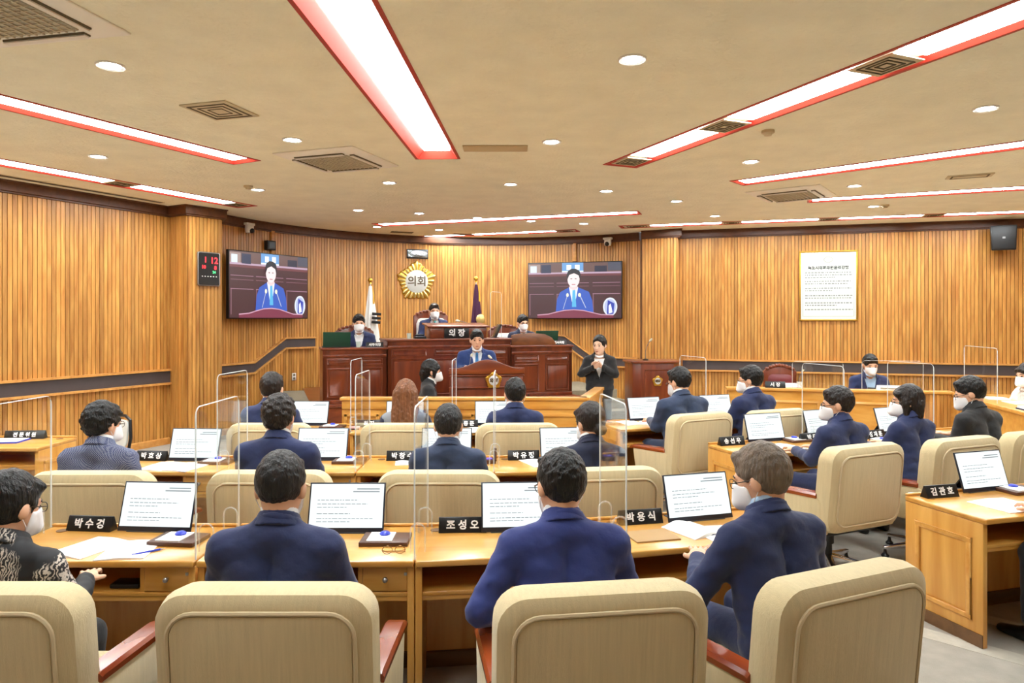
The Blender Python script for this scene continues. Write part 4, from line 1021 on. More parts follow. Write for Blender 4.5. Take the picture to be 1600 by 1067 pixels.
    gh = axisgrid(-.16 if st_ == 'long' else -.13, .16 if st_ == 'long' else .13, hv*.85), axisgrid(-.19, .12, hv*.85), axisgrid(zl, .17, hv*.85)
    Ph = np.meshgrid(*gh, indexing='ij'); V, Q = snet(*gh, hair_field(Ph, st_, amp, ph, full))
    link('hair', mesh_np('hair', (V*HS) @ Rh.T+HC, Q, hm), root)
    MH = Matrix.Translation(Vector([float(v) for v in HC])) @ Matrix([[float(v)*HS for v in r] for r in Rh]).to_4x4()
    if mask:
        gm = axisgrid(-.10, .10, .007), axisgrid(-.0, .15, .007), axisgrid(-.135, .03, .007); Pm = np.meshgrid(*gm, indexing='ij')
        dm = smin(ell(Pm, (0, .026, -.034), (.064, .068, .086)), cap(Pm, (0, .088, .0), (0, .106, -.07), .014, .024), .04)-.009
        dm = np.maximum(dm, np.maximum(-(Pm[1]-.018-(.02*np.clip(-Pm[2]*10, 0, 1)*0)), Pm[2]-(-.008+np.clip(Pm[1]-.06, 0, 1)*.25))); dm = np.maximum(dm, -(Pm[2]+.118))
        dm = np.maximum(dm, .030-Pm[1]-np.clip((Pm[2]+.10)/.09, 0, 1)*0)
        V, Q = snet(*gm, dm); mk = link('face_mask', mesh_np('face_mask', (V*HS) @ Rh.T+HC, Q, M_mask), root)
        b = MB()
        for s in (-1, 1):
            for z0, z1 in ((-.022, .022), (-.088, -.034)): b.tube([(s*.060, .034, z0), (s*.078, .012, (z0+z1)/2), (s*.086, -.012, z1)], .0016, 5, M=MH)
        b.build('ear_loops', M_mask, mk, smooth=True)['kind'] = 'stuff'
    else:
        b = MB(); b.ball((0, .094, -.066), .020, .006, .006, 10, M=MH); b.build('lips', M_lip, root, smooth=True)
    for s in (-1, 1):
        b = MB(); b.ball((s*.032, .086, .006), .0135, .008, .006, 10, M=MH); b.build('eye', M_eye, root, smooth=True)
        b = MB(); b.tube([(s*.014, .092, .026), (s*.032, .091, .031), (s*.050, .080, .026)], [.003, .004, .0025], 6, M=MH); b.build('eyebrow', M_brow, root, smooth=True)
    if clip:
        b = MB(); b.tube([(-.035, -.150, -.045), (0, -.158, -.045), (.035, -.150, -.045)], [.008, .012, .008], 8, M=MH); b.build('hair_clip', M_chrome, root, smooth=True)
    if glasses:
        b = MB()
        for s in (-1, 1):
            b.tube([(s*.034+.024*math.cos(t), .108-.006*abs(math.cos(t)), .004+.018*math.sin(t)) for t in [2*PI*k/14 for k in range(14)]], .0018, 5, closed=True, M=MH)
            b.tube([(s*.058, .10, .008), (s*.078, .06, .010), (s*.084, -.005, .012), (s*.083, -.028, -.008)], .002, 5, M=MH)
        b.tube([(-.010, .110, .008), (0, .113, .011), (.010, .110, .008)], .0018, 5, M=MH); b.build('spectacles', M_glass_frame, root, smooth=True)
    return root
lap = (((-.25, .06, .74), (-.13, .30, .66)), ((.25, .06, .74), (.13, .30, .66)))
wri = (((-.27, .14, .76), (-.14, .42, .775)), ((.27, .14, .76), (.10, .40, .775)))
near = dict(vox=.0115, hv=.0065); mid = dict(vox=.014, hv=.008); far = dict(vox=.016, hv=.009)
person('woman in black feather-print blouse with clipped ponytail, cut by the left edge', (-1.93, 2.60), 0, J_floral, ('pony', H_black), .96, 10, -18, 12, glasses=True, clip=True, collar=False, sw=.165, shirt=J_floral, trousers=J_black, **near)
person('man in navy suit with thinning black hair seen from behind', (-.905, 2.66), 0, J_navy, ('thin', H_salt), 1.01, 8, 0, 16, sw=.185, **near)
person('man in bright blue suit leaning forward, elbow out to the left', (.215, 2.68), 8, J_blue, ('short', H_black), 1.01, 14, 14, 16, 4, sw=.185, glasses=True,
       arms=(((-.33, .03, .74), (-.27, .24, .62)), ((.27, .16, .76), (.10, .40, .775))), **near)
person('grey-haired man in navy suit writing at his desk', (1.09, 2.82), 20, J_navy, ('grey', H_grey), 1.01, 12, 30, 16, 0, glasses=True, shirt=S_blue,
       arms=(((-.29, .16, .73), (-.13, .39, .77)), ((.27, .14, .76), (.08, .40, .775))), **near)
person('man in fine-checked grey blue jacket with tousled black hair', (-2.66, 4.50), -2, J_check, ('curly', H_black), .99, 6, -20, 6, arms=lap, glasses=True, sw=.18, **mid)
person('curly-haired man in navy suit seen from behind', (-1.53, 4.55), 0, J_navy, ('curly', H_dark), 1.02, 6, -4, 8, sw=.19, **mid)
person('man in dark slate suit at the centre of the second row', (-.42, 4.55), 0, J_slate, ('short', H_salt), .975, 8, 0, 14, sw=.178, **mid)
person('woman in dark blue jacket with hair in a low bun', (.54, 4.62), 8, J_dark, ('bun', H_dark), .98, 10, 22, 12, sw=.155, **mid)
person('man in navy suit seated beside the carpeted steps', (-2.15, 6.22), -4, J_navy, ('short', H_dark), 1.04, 6, 0, 6, **mid)
person('woman with long brown hair and grey vest seen from behind', (-.95, 6.24), 0, J_greyv, ('long', H_brown), .99, 6, 0, 4, mask=True, sw=.155, shirt=J_dark, trousers=J_black, vest=True, **mid)
person('man in navy suit seated in front of the speaker stand', (.03, 6.24), 4, J_navy, ('short', H_black), 1.0, 6, 10, 6, **mid)
person('stout man in dark blue suit looking down at his papers', (1.70, 6.90), 22, J_slate, ('short', H_black), 1.04, 8, 16, 14, sw=.20, girth=1.12, glasses=True, **mid)
person('masked man in navy suit turned in profile near the officials table', (2.48, 7.12), 24, J_navy, ('short', H_black), 1.04, 8, 34, 8, glasses=True, **mid)
person('bespectacled man in navy suit turned in profile', (2.60, 5.46), 24, J_navy, ('short', H_dark), 1.0, 8, 40, 8, glasses=True, shirt=J_navy, **mid)
person('woman in navy jacket with dark bobbed hair', (3.30, 5.74), 22, J_navy, ('bob', H_dark), .99, 8, 42, 4, glasses=True, sw=.155, shirt=J_navy, **mid)
person('man in black jacket with glasses bent over his papers', (4.05, 5.98), 24, J_black, ('short', H_black), 1.03, 14, 34, 20, glasses=True, shirt=J_black, **mid)
person('person in charcoal trousers at the lone desk, only a leg and shoe inside the picture', (3.20, 3.62), 16, J_charcoal, ('short', H_black), 1.0, 8, **mid)
fa = dict(front=True, **far)
person('masked man in navy suit at the left dais bench', (-2.40, 11.02), 196, J_navy, ('short', H_black), 1.0, 4, 0, 4, z=.60, group='people on the dais', arms=lap, **fa)
person('balding masked chairperson in navy suit on the high dais seat', (-1.34, 12.12), 196, J_navy, ('thin', H_dark), 1.0, 0, 0, 2, z=.80, tie=T_green, group='people on the dais', arms=lap, **fa)
person('masked man with glasses at the right dais bench', (.16, 12.02), 200, J_dark, ('short', H_black), 1.0, 6, 0, 6, glasses=True, z=.60, tie=T_black, group='people on the dais', arms=lap, **fa)
person('man in blue suit and blue tie speaking at the speaker stand', (-.50, 9.93), 186, J_mid, ('short', H_black), 1.02, 6, 0, 2, mask=False, standing=True, tie=T_teal, group='people standing', sw=.185,
       arms=(((-.27, .02, 1.10), (-.16, .26, 1.16)), ((.27, .02, 1.10), (.16, .26, 1.16))), **fa)
person('person in black suit and mask seated sideways before the dais', (-1.09, 8.72), -80, J_black, ('bobshort', H_black), 1.02, 8, 6, 4, group='people on the dais', **dict(fa, hv=.008))
person('woman interpreter in black suit signing with both hands raised', (1.21, 9.72), 168, J_black, ('bunfront', H_black), .975, 2, -16, 4, mask=False, collar=False, standing=True, skin=M_skin_p, skirt=True, sw=.155, group='people standing',
       arms=(((-.22, .06, 1.12), (-.03, .20, 1.24)), ((.25, .06, 1.12), (.06, .21, 1.23))), palms=((.6, 0, .8), (-.9, 0, .45)), **fa)
person('masked man in navy suit behind the officials table', (4.98, 9.86), 172, J_navy, ('short', H_black), 1.03, 8, 0, 14, shirt=S_blue, group='officials', **fa)
person('masked woman in white patterned blouse at the right edge', (6.02, 8.12), 92, J_whitepat, ('bobshort', H_dark), 1.02, 6, 0, 8, collar=False, shirt=J_whitepat, trousers=J_black, sw=.155, group='officials', **fa)

# ------------------------------------------------------------------ chairs of dais and officials
ornate('carved chair with white cover behind the left dais bench', (*st(-1.36, .72), .60), SA+PI+R(0), M_ivory, H=1.16)
ornate('carved chair with white cover of the chairperson', (*st(.02, 1.25), .82), SA+PI, M_ivory, H=1.20)
ornate('carved chair with white cover behind the right dais bench', (*st(1.22, .72), .60), SA+PI, M_ivory, H=1.16)
ornate('empty burgundy leather chair behind the officials table', (3.86, 10.02, 0), PI-R(12), M_burg, False, .46, 1.20)
# ------------------------------------------------------------------ things on the desks
def on_desk(x, y, h=DH): p = at(x, y, h); return (p[0], p[1], h)
# portable monitors
def make_monitor():
    t = thing('monitor', '', 'monitor'); w, h, tl = .40, .255, R(-17)
    Mt = Matrix.Translation((0, 0, .006)) @ Matrix.Rotation(tl, 4, 'X')
    b = MB(); b.box(-w/2, w/2, 0, .009, 0, h, Mt); body = b.build('screen_case', mat('monitor case', (30, 34, 48), .35), t, bevel=.002)
    b = MB(); b.box(-w/2+.008, w/2-.008, -.0012, 0, .024, h-.007, Mt); d = b.build('display', E_screen, t)
    b = MB(); rnd = random.Random(3)
    b.box(.05, .17, -.0018, -.0012, h-.036, h-.030, Mt); b.box(.03, .17, -.0018, -.0012, h-.050, h-.044, Mt)
    for z, x1 in ((.165, .06), (.145, .11), (.128, .0), (.095, .02), (.07, .14), (.055, .02)):
        x = -w/2+.045
        while x < x1:
            l = rnd.uniform(.008, .03); b.box(x, min(x+l, x1), -.0018, -.0012, z-.0018, z+.0018, Mt); x += l+.005
    b.build('page_text', E_line, d)['kind'] = 'stuff'
    b = MB(); b.box(-.15, .15, .0, .15, 0, .005); b.build('stand_plate', mat('monitor stand', (70, 74, 84), .4), t, bevel=.001)
    b = MB(); b.add([(x, y, z) for x in (-.12, .12) for y, z in ((.14, .005), (.15, .005), (.055, .13), (.048, .128))], [(0,1,2,3),(7,6,5,4),(0,4,5,1),(1,5,6,2),(2,6,7,3),(3,7,4,0)]); b.build('stand_flap', M_black_soft, t)
    return t
MON = Stamp(make_monitor(), 'portable monitors on the councillor desks')
def monitor(x, y, deg, who, h=DH): MON(on_desk(x, y, h), R(deg), 'bright portable monitor '+who)
monitor(240, 832, -4, 'between the first-row plate and tray of the patterned blouse woman'); monitor(539, 834, 0, 'right of the man with thinning hair'); monitor(812, 832, 4, 'partly hidden by the man in bright blue')
monitor(1096, 814, 16, 'in front of the grey-haired man'); monitor(301, 721, -3, 'in front of the man in the checked jacket'); monitor(502, 720, 0, 'right of the curly-haired man')
monitor(697, 720, 0, 'hidden behind the head of the centre man'); monitor(884, 719, 6, 'left of the woman with the low bun'); monitor(482, 665, -3, 'right of the man beside the carpeted steps')
monitor(632, 665, 0, 'hidden behind the long brown hair'); monitor(772, 665, 3, 'left of the man before the speaker stand'); monitor(1010, 657, 18, 'left of the stout man'); monitor(1122, 652, 18, 'between the stout man and the masked man')
monitor(1199, 690, 18, 'beside the black plate on the panelled-end desk'); monitor(1398, 677, 24, 'beside the woman with the bob'); monitor(1288, 682, 24, 'half hidden by the bespectacled man'); monitor(1543, 768, 18, 'on the lone desk at the right edge')
# name plates
def plate(x, y, deg, txt, who, w=.25, h=DH, ht=.075, size=.052, loc=None):
    t = thing('nameplate', 'black nameplate '+who, 'nameplate', loc or on_desk(x, y, h), R(deg), 'black nameplates')
    b = MB(); b.prism([(-.03, 0), (.035, 0), (.008, ht), (-.002, ht)], -w/2, w/2, 'x'); pl = b.build('prism', M_black, t, bevel=.0015)
    sl = Vector((0, .028, ht)).normalized()
    text(txt, size, M_text, t, plane_M((0, -.0165, ht*.48), (1, 0, 0), sl), bold=.0016)
    return t
plate(143, 828, -6, '박 수 경', 'left of the monitor of the patterned blouse woman'); plate(723, 830, 2, '조 성 오', 'at the joint of the middle front desks'); plate(1000, 817, 12, '박 용 식', 'by the folder of the grey-haired man')
plate(238, 719, -6, '박 효 상', 'beside the checked-jacket man'); plate(629, 719, 0, '박 창 수', 'left of the centre man'); plate(818, 718, 4, '박 유 정', 'left of the monitor of the woman with the bun')
plate(577, 667, 0, '최 지', 'left of the long-haired woman'); plate(728, 667, 2, '백 동 준', 'left of the monitor before the speaker stand'); plate(1143, 695, 18, '송 선 우', 'on the corner of the panelled-end desk')
plate(1267, 689, 22, '박 문', 'beside the bespectacled man'); plate(1366, 684, 24, '정 재 훈', 'left of the monitor by the bob-haired woman'); plate(1469, 776, 14, '김 관 호', 'on the lone desk at the right edge', w=.24)
plate(40, 685, 4, '전 문 위 원', 'on the clerk desk at the left edge', w=.36, size=.046)
# memo trays with paper and blue stamp
def make_tray():
    t = thing('memo_tray', '', 'tray'); b = MB(); b.box(-.12, .12, -.085, .085, 0, .022); b.build('case', M_tray, t, bevel=.003)
    b = MB(); b.box(-.085, .04, -.07, .07, .022, .027); b.build('memo_paper', M_paper, t)
    b = MB(); b.lathe([(.026, 0), (.028, .006), (.02, .014), (.001, .016)], 16, (-.01, .03, .027)); b.build('blue_stamp', M_blue, t, smooth=True)
    return t
TRAY = Stamp(make_tray(), 'brown memo trays')
for x, y, d, who in ((280, 846, -6, 'at the joint of the two leftmost front desks'), (603, 846, 0, 'right of the man with thinning hair'), (340, 723, -3, 'behind the acrylic pane of the second row'), (546, 722, 0, 'right of the curly-haired man'),
        (520, 668, -3, 'on the foremost row near the carpeted steps'), (664, 668, 0, 'right of the long-haired woman'), (1246, 689, 18, 'between plate and man on the panelled-end desk'), (1385, 691, 22, 'near the bob-haired woman'),
        (1462, 680, 22, 'in front of the man in the black jacket'), (1592, 768, 16, 'cut by the right picture edge'), (1156, 654, 18, 'beside the masked man of the right block')):
    TRAY(on_desk(x, y), R(d), 'brown memo tray with white paper '+who)
t = thing('stamp_box', 'open brown stamp box with upright lid on the second row', 'box', on_desk(763, 723), R(10))
b = MB(); b.box(-.05, .05, -.05, .05, 0, .03); b.build('case', M_tray, t, bevel=.002); b = MB(); b.box(.05, .058, -.05, .05, .02, .12); b.build('lid', M_tray, t); b = MB(); b.box(-.03, .03, -.03, .03, .03, .036); b.build('ink_pad', mat('violet pad', (110, 80, 190), .6), t)
# papers
def paper(x, y, deg, who, w=.21, d=.297, n=1, h=DH, loc=None, curl=.006):
    b = MB(); N = 8
    top = [[(-w/2+w*i/N, yy, .004*n+curl*math.sin(PI*i/N)**2*(1 if s else .7)) for i in range(N+1)] for s, yy in ((1, -d/2), (1, 0), (1, d/2))]
    V = [p for r in top for p in r]+[(p[0], p[1], 0) for r in top for p in r]; K = N+1; Fc = []
    for j in range(2):
        for i in range(N):
            a = j*K+i; Fc += [(a, a+1, a+K+1, a+K), (a+3*K, a+4*K, a+4*K+1, a+3*K+1)]
    rim = [i for i in range(N+1)]+[K+N, 2*K+N]+[2*K+i for i in range(N-1, -1, -1)]+[K]
    for q in range(len(rim)):
        a, c = rim[q], rim[(q+1) % len(rim)]; Fc.append((a, a+3*K, c+3*K, c))
    b.add(V, Fc); o = b.build('paper', M_paper, smooth=True); o.location = loc or on_desk(x, y, h); o.rotation_euler = (0, 0, R(deg)); return tag(o, 'white sheet of paper '+who, 'paper', 'papers on the desks')
paper(140, 856, -20, 'left of a pair before the patterned blouse woman', .22, .28); paper(203, 860, 8, 'right of a pair before the patterned blouse woman', .22, .27)
paper(1082, 829, 30, 'curling up before the grey-haired man', .21, .25, curl=.02); paper(1125, 835, 20, 'under the hand of the grey-haired man', .21, .25)
paper(252, 729, -10, 'next to the elbow of the checked-jacket man'); paper(292, 730, -14, 'under the monitor of the checked-jacket man'); paper(628, 724, 8, 'under the plate left of the centre man', .1, .16)
paper(842, 723, 24, 'before the woman with the bun'); paper(745, 672, 20, 'before the man near the speaker stand'); paper(985, 661, 18, 'on the end desk left of the stout man'); paper(1020, 661, 10, 'before the stout man')
paper(1110, 656, 18, 'between the stout and the masked man'); paper(1236, 700, 24, 'before the bespectacled man', curl=.015); paper(1385, 687, 24, 'before the bob-haired woman'); paper(1478, 678, 24, 'before the man in the black jacket')
paper(1565, 788, 18, 'upper of two on the lone desk', .3, .21); paper(1588, 793, 10, 'lower of two on the lone desk', .3, .21)
b = MB(); b.box(-.12, .12, -.09, .09, 0, .008); o = b.build('folder', mat('tan folder', (176, 140, 92), .6), bevel=.001); o.location = on_desk(1018, 838); o.rotation_euler = (0, 0, R(14)); tag(o, 'tan cardboard folder behind the acrylic pane of the grey-haired man', 'folder')
b = MB(); b.box(-.16, .16, -.11, .11, 0, .012); t = thing('document_folder', 'blue-edged folder of papers on the clerk desk', 'folder', on_desk(8, 690), R(6)); b.build('cover', M_blue, t); b = MB(); b.box(-.15, .15, -.1, .1, .012, .016); b.build('sheets', M_paper, t)
def pen(x, y, deg, who, m=M_blue):
    t = thing('pen', who, 'pen', on_desk(x, y), R(deg)); b = MB(); b.cyl((-.07, 0, .006), (.055, 0, .006), .005, n=8); b.build('barrel', m, t, smooth=True); b = MB(); b.cyl((.055, 0, .006), (.075, 0, .006), .005, .001, 8); b.build('tip', M_steel, t, smooth=True)
pen(231, 864, 42, 'blue pen beside the papers of the patterned blouse woman'); pen(1112, 838, 8, 'dark pen on the paper of the grey-haired man', mat('dark pen', (30, 34, 70), .4)); pen(1210, 696, 20, 'blue pen below the monitor on the panelled-end desk')
t = thing('spectacles', 'folded spectacles lying on the front desk', 'glasses', on_desk(615, 866), R(6)); b = MB()
for s in (-1, 1): b.tube([(s*.03+.024*math.cos(q), .0+.004, .02+.018*math.sin(q)) for q in [2*PI*k/14 for k in range(14)]], .0018, 5, closed=True)
b.build('rims', mat('gold wire', (150, 110, 60), .3, .7), t, smooth=True)
for s in (-1, 1):
    b = MB(); b.tube([(s*.056, .005, .02), (s*.03, .03+.006*s, .004), (-s*.055, .035+.006*s, .003)], .0018, 5); b.build('temple', mat('gold wire', (0, 0, 0)), t, smooth=True)
t = thing('wallet', 'black leather wallet in the open cubby of the leftmost front desk', 'wallet', (-1.83, 3.36, .576)); b = MB(); b.box(-.07, .07, -.04, .05, 0, .022); b.build('cover', M_black, t, bevel=.006); b = MB(); b.box(-.065, .065, -.042, -.036, .005, .017); b.build('edge', M_black_soft, t)
t = thing('eraser_box', 'small pink and white box on the foremost row', 'box', on_desk(554, 671), 0); b = MB(); b.box(-.05, .05, -.03, .03, 0, .03); b.build('case', mat('pink box', (226, 170, 170), .6), t, bevel=.003); b = MB(); b.box(-.05, .05, -.032, -.03, .004, .014); b.build('band', M_black_soft, t)
t = thing('table_coin', 'small round metal disc on the lone desk corner', 'disc', on_desk(1428, 772), 0); b = MB(); b.lathe([(.001, 0), (.035, 0), (.035, .004), (.001, .004)], 20); b.build('plate', M_steel, t, smooth=True); b = MB(); b.lathe([(.001, .004), (.02, .004), (.02, .006), (.001, .006)], 20); b.build('hub', M_white, t, smooth=True)

# acrylic dividers: clear pane with rounded top corners, bright polished edge, two arched feet
def pane_mesh(w, h, r=.05, th=.005):
    return [(x, z) for x, z in ([(w, 0), (w, h-r)]+[(w-r+r*math.cos(t), h-r+r*math.sin(t)) for t in [PI/2*k/6 for k in range(1, 7)]]+[(r-r*math.sin(t), h-r+r*math.cos(t)) for t in [PI/2*k/6 for k in range(0, 7)]]+[(0, 0)])]
def shield(label, loc, rz, w, h, feet=True):
    """pane in the local x-z plane, standing on loc"""
    t = thing('acrylic_divider', label, 'divider', loc, rz, 'clear acrylic dividers'); poly = pane_mesh(w, h); th = .0028
    b = MB(); b.prism(poly, -th, th, 'y'); b.build('pane', M_acr, t)
    b = MB(); e = .0045
    inn = [(min(max(x, e), w-e), min(z, h-e)) for x, z in poly]
    n = len(poly); rings = []
    for (x, z), (xi, zi) in zip(poly, inn): rings.append([(x, -th-.0006, z), (x, th+.0006, z), (xi, th+.0006, zi), (xi, -th-.0006, zi)])
    b.loft(rings); b.build('polished_edge', M_acr_edge, t)
    if feet:
        for x in (w*.22, w*.78):
            b = MB(); pts = [(-.035, 0)]+[(-.035*math.cos(q), .10+.035*math.sin(q)) for q in [PI*k/10 for k in range(11)]]+[(.035, 0)]
            b.tube([(x, y, z) for y, z in pts], .004, 6); b.build('foot', M_frost, t, smooth=True)
    return t
def desk_shield(key, side, label, off=0.0):
    c, a = DESKS[key]; p = c+rgt(a)*(side*DW/2+off)+fwd(a)*.02; shield('clear acrylic divider '+label, (p.x, p.y, DH), a+PI/2, .52, .71)
desk_shield('A1', -1, 'left of the patterned blouse woman'); desk_shield('A1', 1, 'between patterned blouse woman and man with thinning hair'); desk_shield('A2', 1, 'seen edge-on between the two middle front desks'); desk_shield('A3', 1, 'between bright blue suit and grey-haired man')
desk_shield('B1', 1, 'between checked jacket and curly-haired man'); desk_shield('B2', 1, 'between the curly-haired man and the centre man'); desk_shield('B3', 1, 'between the centre man and the woman with the bun'); desk_shield('C2', -1, 'left of the long-haired woman', .01)
desk_shield('C2', 1, 'right of the long-haired woman'); desk_shield('D1', 1, 'between the stout man and the masked man'); desk_shield('E1', 1, 'between the bespectacled man and the bob-haired woman'); desk_shield('E2', 1, 'between the bob-haired woman and the man in black')
shield('clear acrylic divider in front of the empty burgundy chair', (3.78, 9.50, .92), math.atan2(od.y, od.x), .64, .36, False)
shield('clear acrylic divider in front of the official in navy', (4.63, 9.32, .92), math.atan2(od.y, od.x), .74, .38, False)
shield('clear acrylic divider in front of the woman in white at the right edge', (5.62, 8.75, .90), math.atan2(-on.y, -on.x), .9, .62, False)
shield('clear acrylic divider beside the chairperson reading desk', (*st(.72, .25), 1.542), SA+R(35), .30, .75, False)

# ------------------------------------------------------------------ dais small things
M_lid = mat('dark green laptop lid', (26, 70, 52), .35)
def laptop(label, u, v, z, w=.40, rz=SA):
    t = thing('laptop', label, 'laptop', (*st(u, v), z), rz)
    b = MB(); b.box(-w/2, w/2, 0, .26, 0, .015); b.build('base', M_black_soft, t, bevel=.003)
    b = MB(); b.box(-w/2, w/2, -.008, 0, 0, .23, Matrix.Translation((0, .01, .01)) @ Matrix.Rotation(R(14), 4, 'X')); b.build('lid', M_lid, t, bevel=.003)
laptop('dark green laptop on the left dais bench', -1.72, .12, 1.42); laptop('dark green laptop on the right dais bench', 1.66, .16, 1.42)
def small_plate(u, v, z, txt, who): plate(0, 0, math.degrees(SA), txt, who, .26, loc=(*st(u, v), z), ht=.075, size=.05)
small_plate(-1.16, .10, 1.42, '사무국장', 'on the left dais bench'); small_plate(1.86, .10, 1.42, '의사국장', 'on the right dais bench')
def cup(label, loc, m, r=.035, h=.085):
    t = thing('cup', label, 'cup', loc); b = MB(); b.lathe([(r*.8, 0), (r, h), (r*.92, h), (r*.72, .006), (.001, .006)], 16); b.build('wall', m, t, smooth=True); b = MB(); b.lathe([(r*.5, 0), (r*.85, .004), (r*.85, .01), (r*.5, .01)], 16); b.build('foot', m, t, smooth=True)
M_cup = mat('pale green paper cup', (200, 216, 206), .6)
cup('pale paper cup on the left dais bench', (*st(-1.40, .16), 1.42), M_cup); cup('pale paper cup on the chairperson bench', (*st(-.62, .2), 1.54), M_cup); cup('clear cup on the officials table beside the navy official', (5.22, 9.20, .92), M_frost); cup('clear cup on the officials table beside the empty chair', (3.86, 9.45, .92), M_frost)
t = thing('desk_phone', 'black desk phone on the chairperson bench', 'phone', (*st(-.45, .2), 1.54), SA); b = MB(); b.box(-.09, .09, -.07, .07, 0, .035); b.build('base', M_black, t, bevel=.006); b = MB(); b.tube([(-.07, .03, .05), (0, .03, .058), (.07, .03, .05)], .014, 8); b.build('handset', M_black_soft, t, smooth=True)
t = thing('tablet', 'dark tilted tablet right of the reading desk', 'tablet', (*st(.80, .30), 1.54), SA); Mx = Matrix.Rotation(R(24), 4, 'Y'); b = MB(); b.box(-.008, .008, -.10, .12, 0, .24, Mx); b.build('screen', mat('dark glass', (40, 46, 50), .15), t, bevel=.003); b = MB(); b.box(-.06, .06, -.06, .06, 0, .012); b.build('base', M_black, t)
# flags
def flag(label, p, zb, ztop, cloth, lo, drape, sym):
    t = thing('flag', label, 'flag', (p[0], p[1], zb), SA); H = ztop-zb
    b = MB(); b.lathe([(.16, 0), (.16, .03), (.05, .05), (.001, .05)], 18); b.build('base', M_gold, t, smooth=True)
    b = MB(); b.cyl((0, 0, .04), (0, 0, H-.08), .014, n=10); b.build('pole', mat('steel pole', (190, 190, 190), .3, .8), t, smooth=True)
    b = MB(); b.ball((0, 0, H-.05), .045, n=14); b.cyl((0, 0, H-.12), (0, 0, H-.08), .03, .012, 10); b.build('finial', M_gold, t, smooth=True)
    rings = []; K = 12
    for j in range(K+1):
        s = j/K; z = H-.16-(H-.16-lo)*s; r = .03+drape*s**.8; ring = []
        for k in range(28):
            q = 2*PI*k/28; rr = r*(1+.28*math.sin(q*6+s*1.5)*min(1, s*2)); ring.append((rr*math.cos(q)+.02*s, rr*.55*math.sin(q)-.02, z))
        rings.append(ring)
    b = MB(); b.loft(rings); cl = b.build('cloth', cloth, t, smooth=True)
    b = MB(); b.tube([(.03, -.02, H-.14), (.05, -.04, H-.30), (.055, -.05, H-.48)], [.008, .012, .018], 7); b.build('tassel', mat('gold fringe', (224, 164, 36), .6), t, smooth=True)
    sym(cl, H)
def trigram(cl, H):
    for k in range(3):
        b = MB(); z = H-.66-k*.075; b.box(-.075, .085, -.125, -.10, z-.024, z+.024, Matrix.Rotation(R(4), 4, 'Y')); b.build('trigram_bar', M_black, cl, bevel=.003)
def badge(cl, H):
    b = MB(); b.ball((.06, -.10, H-.82), .09, .03, .10, 14); b.build('badge', M_gold_light, cl, smooth=True)
flag('white national flag with black bars furled on its pole', st(-.94, 2.25), .60, 2.60, mat('white flag cloth', (236, 234, 228), .8), .55, .12, trigram)
flag('dark purple council flag furled on its pole', st(1.04, 2.2), .60, 2.66, mat('purple flag cloth', (64, 18, 56), .75), .55, .11, badge)

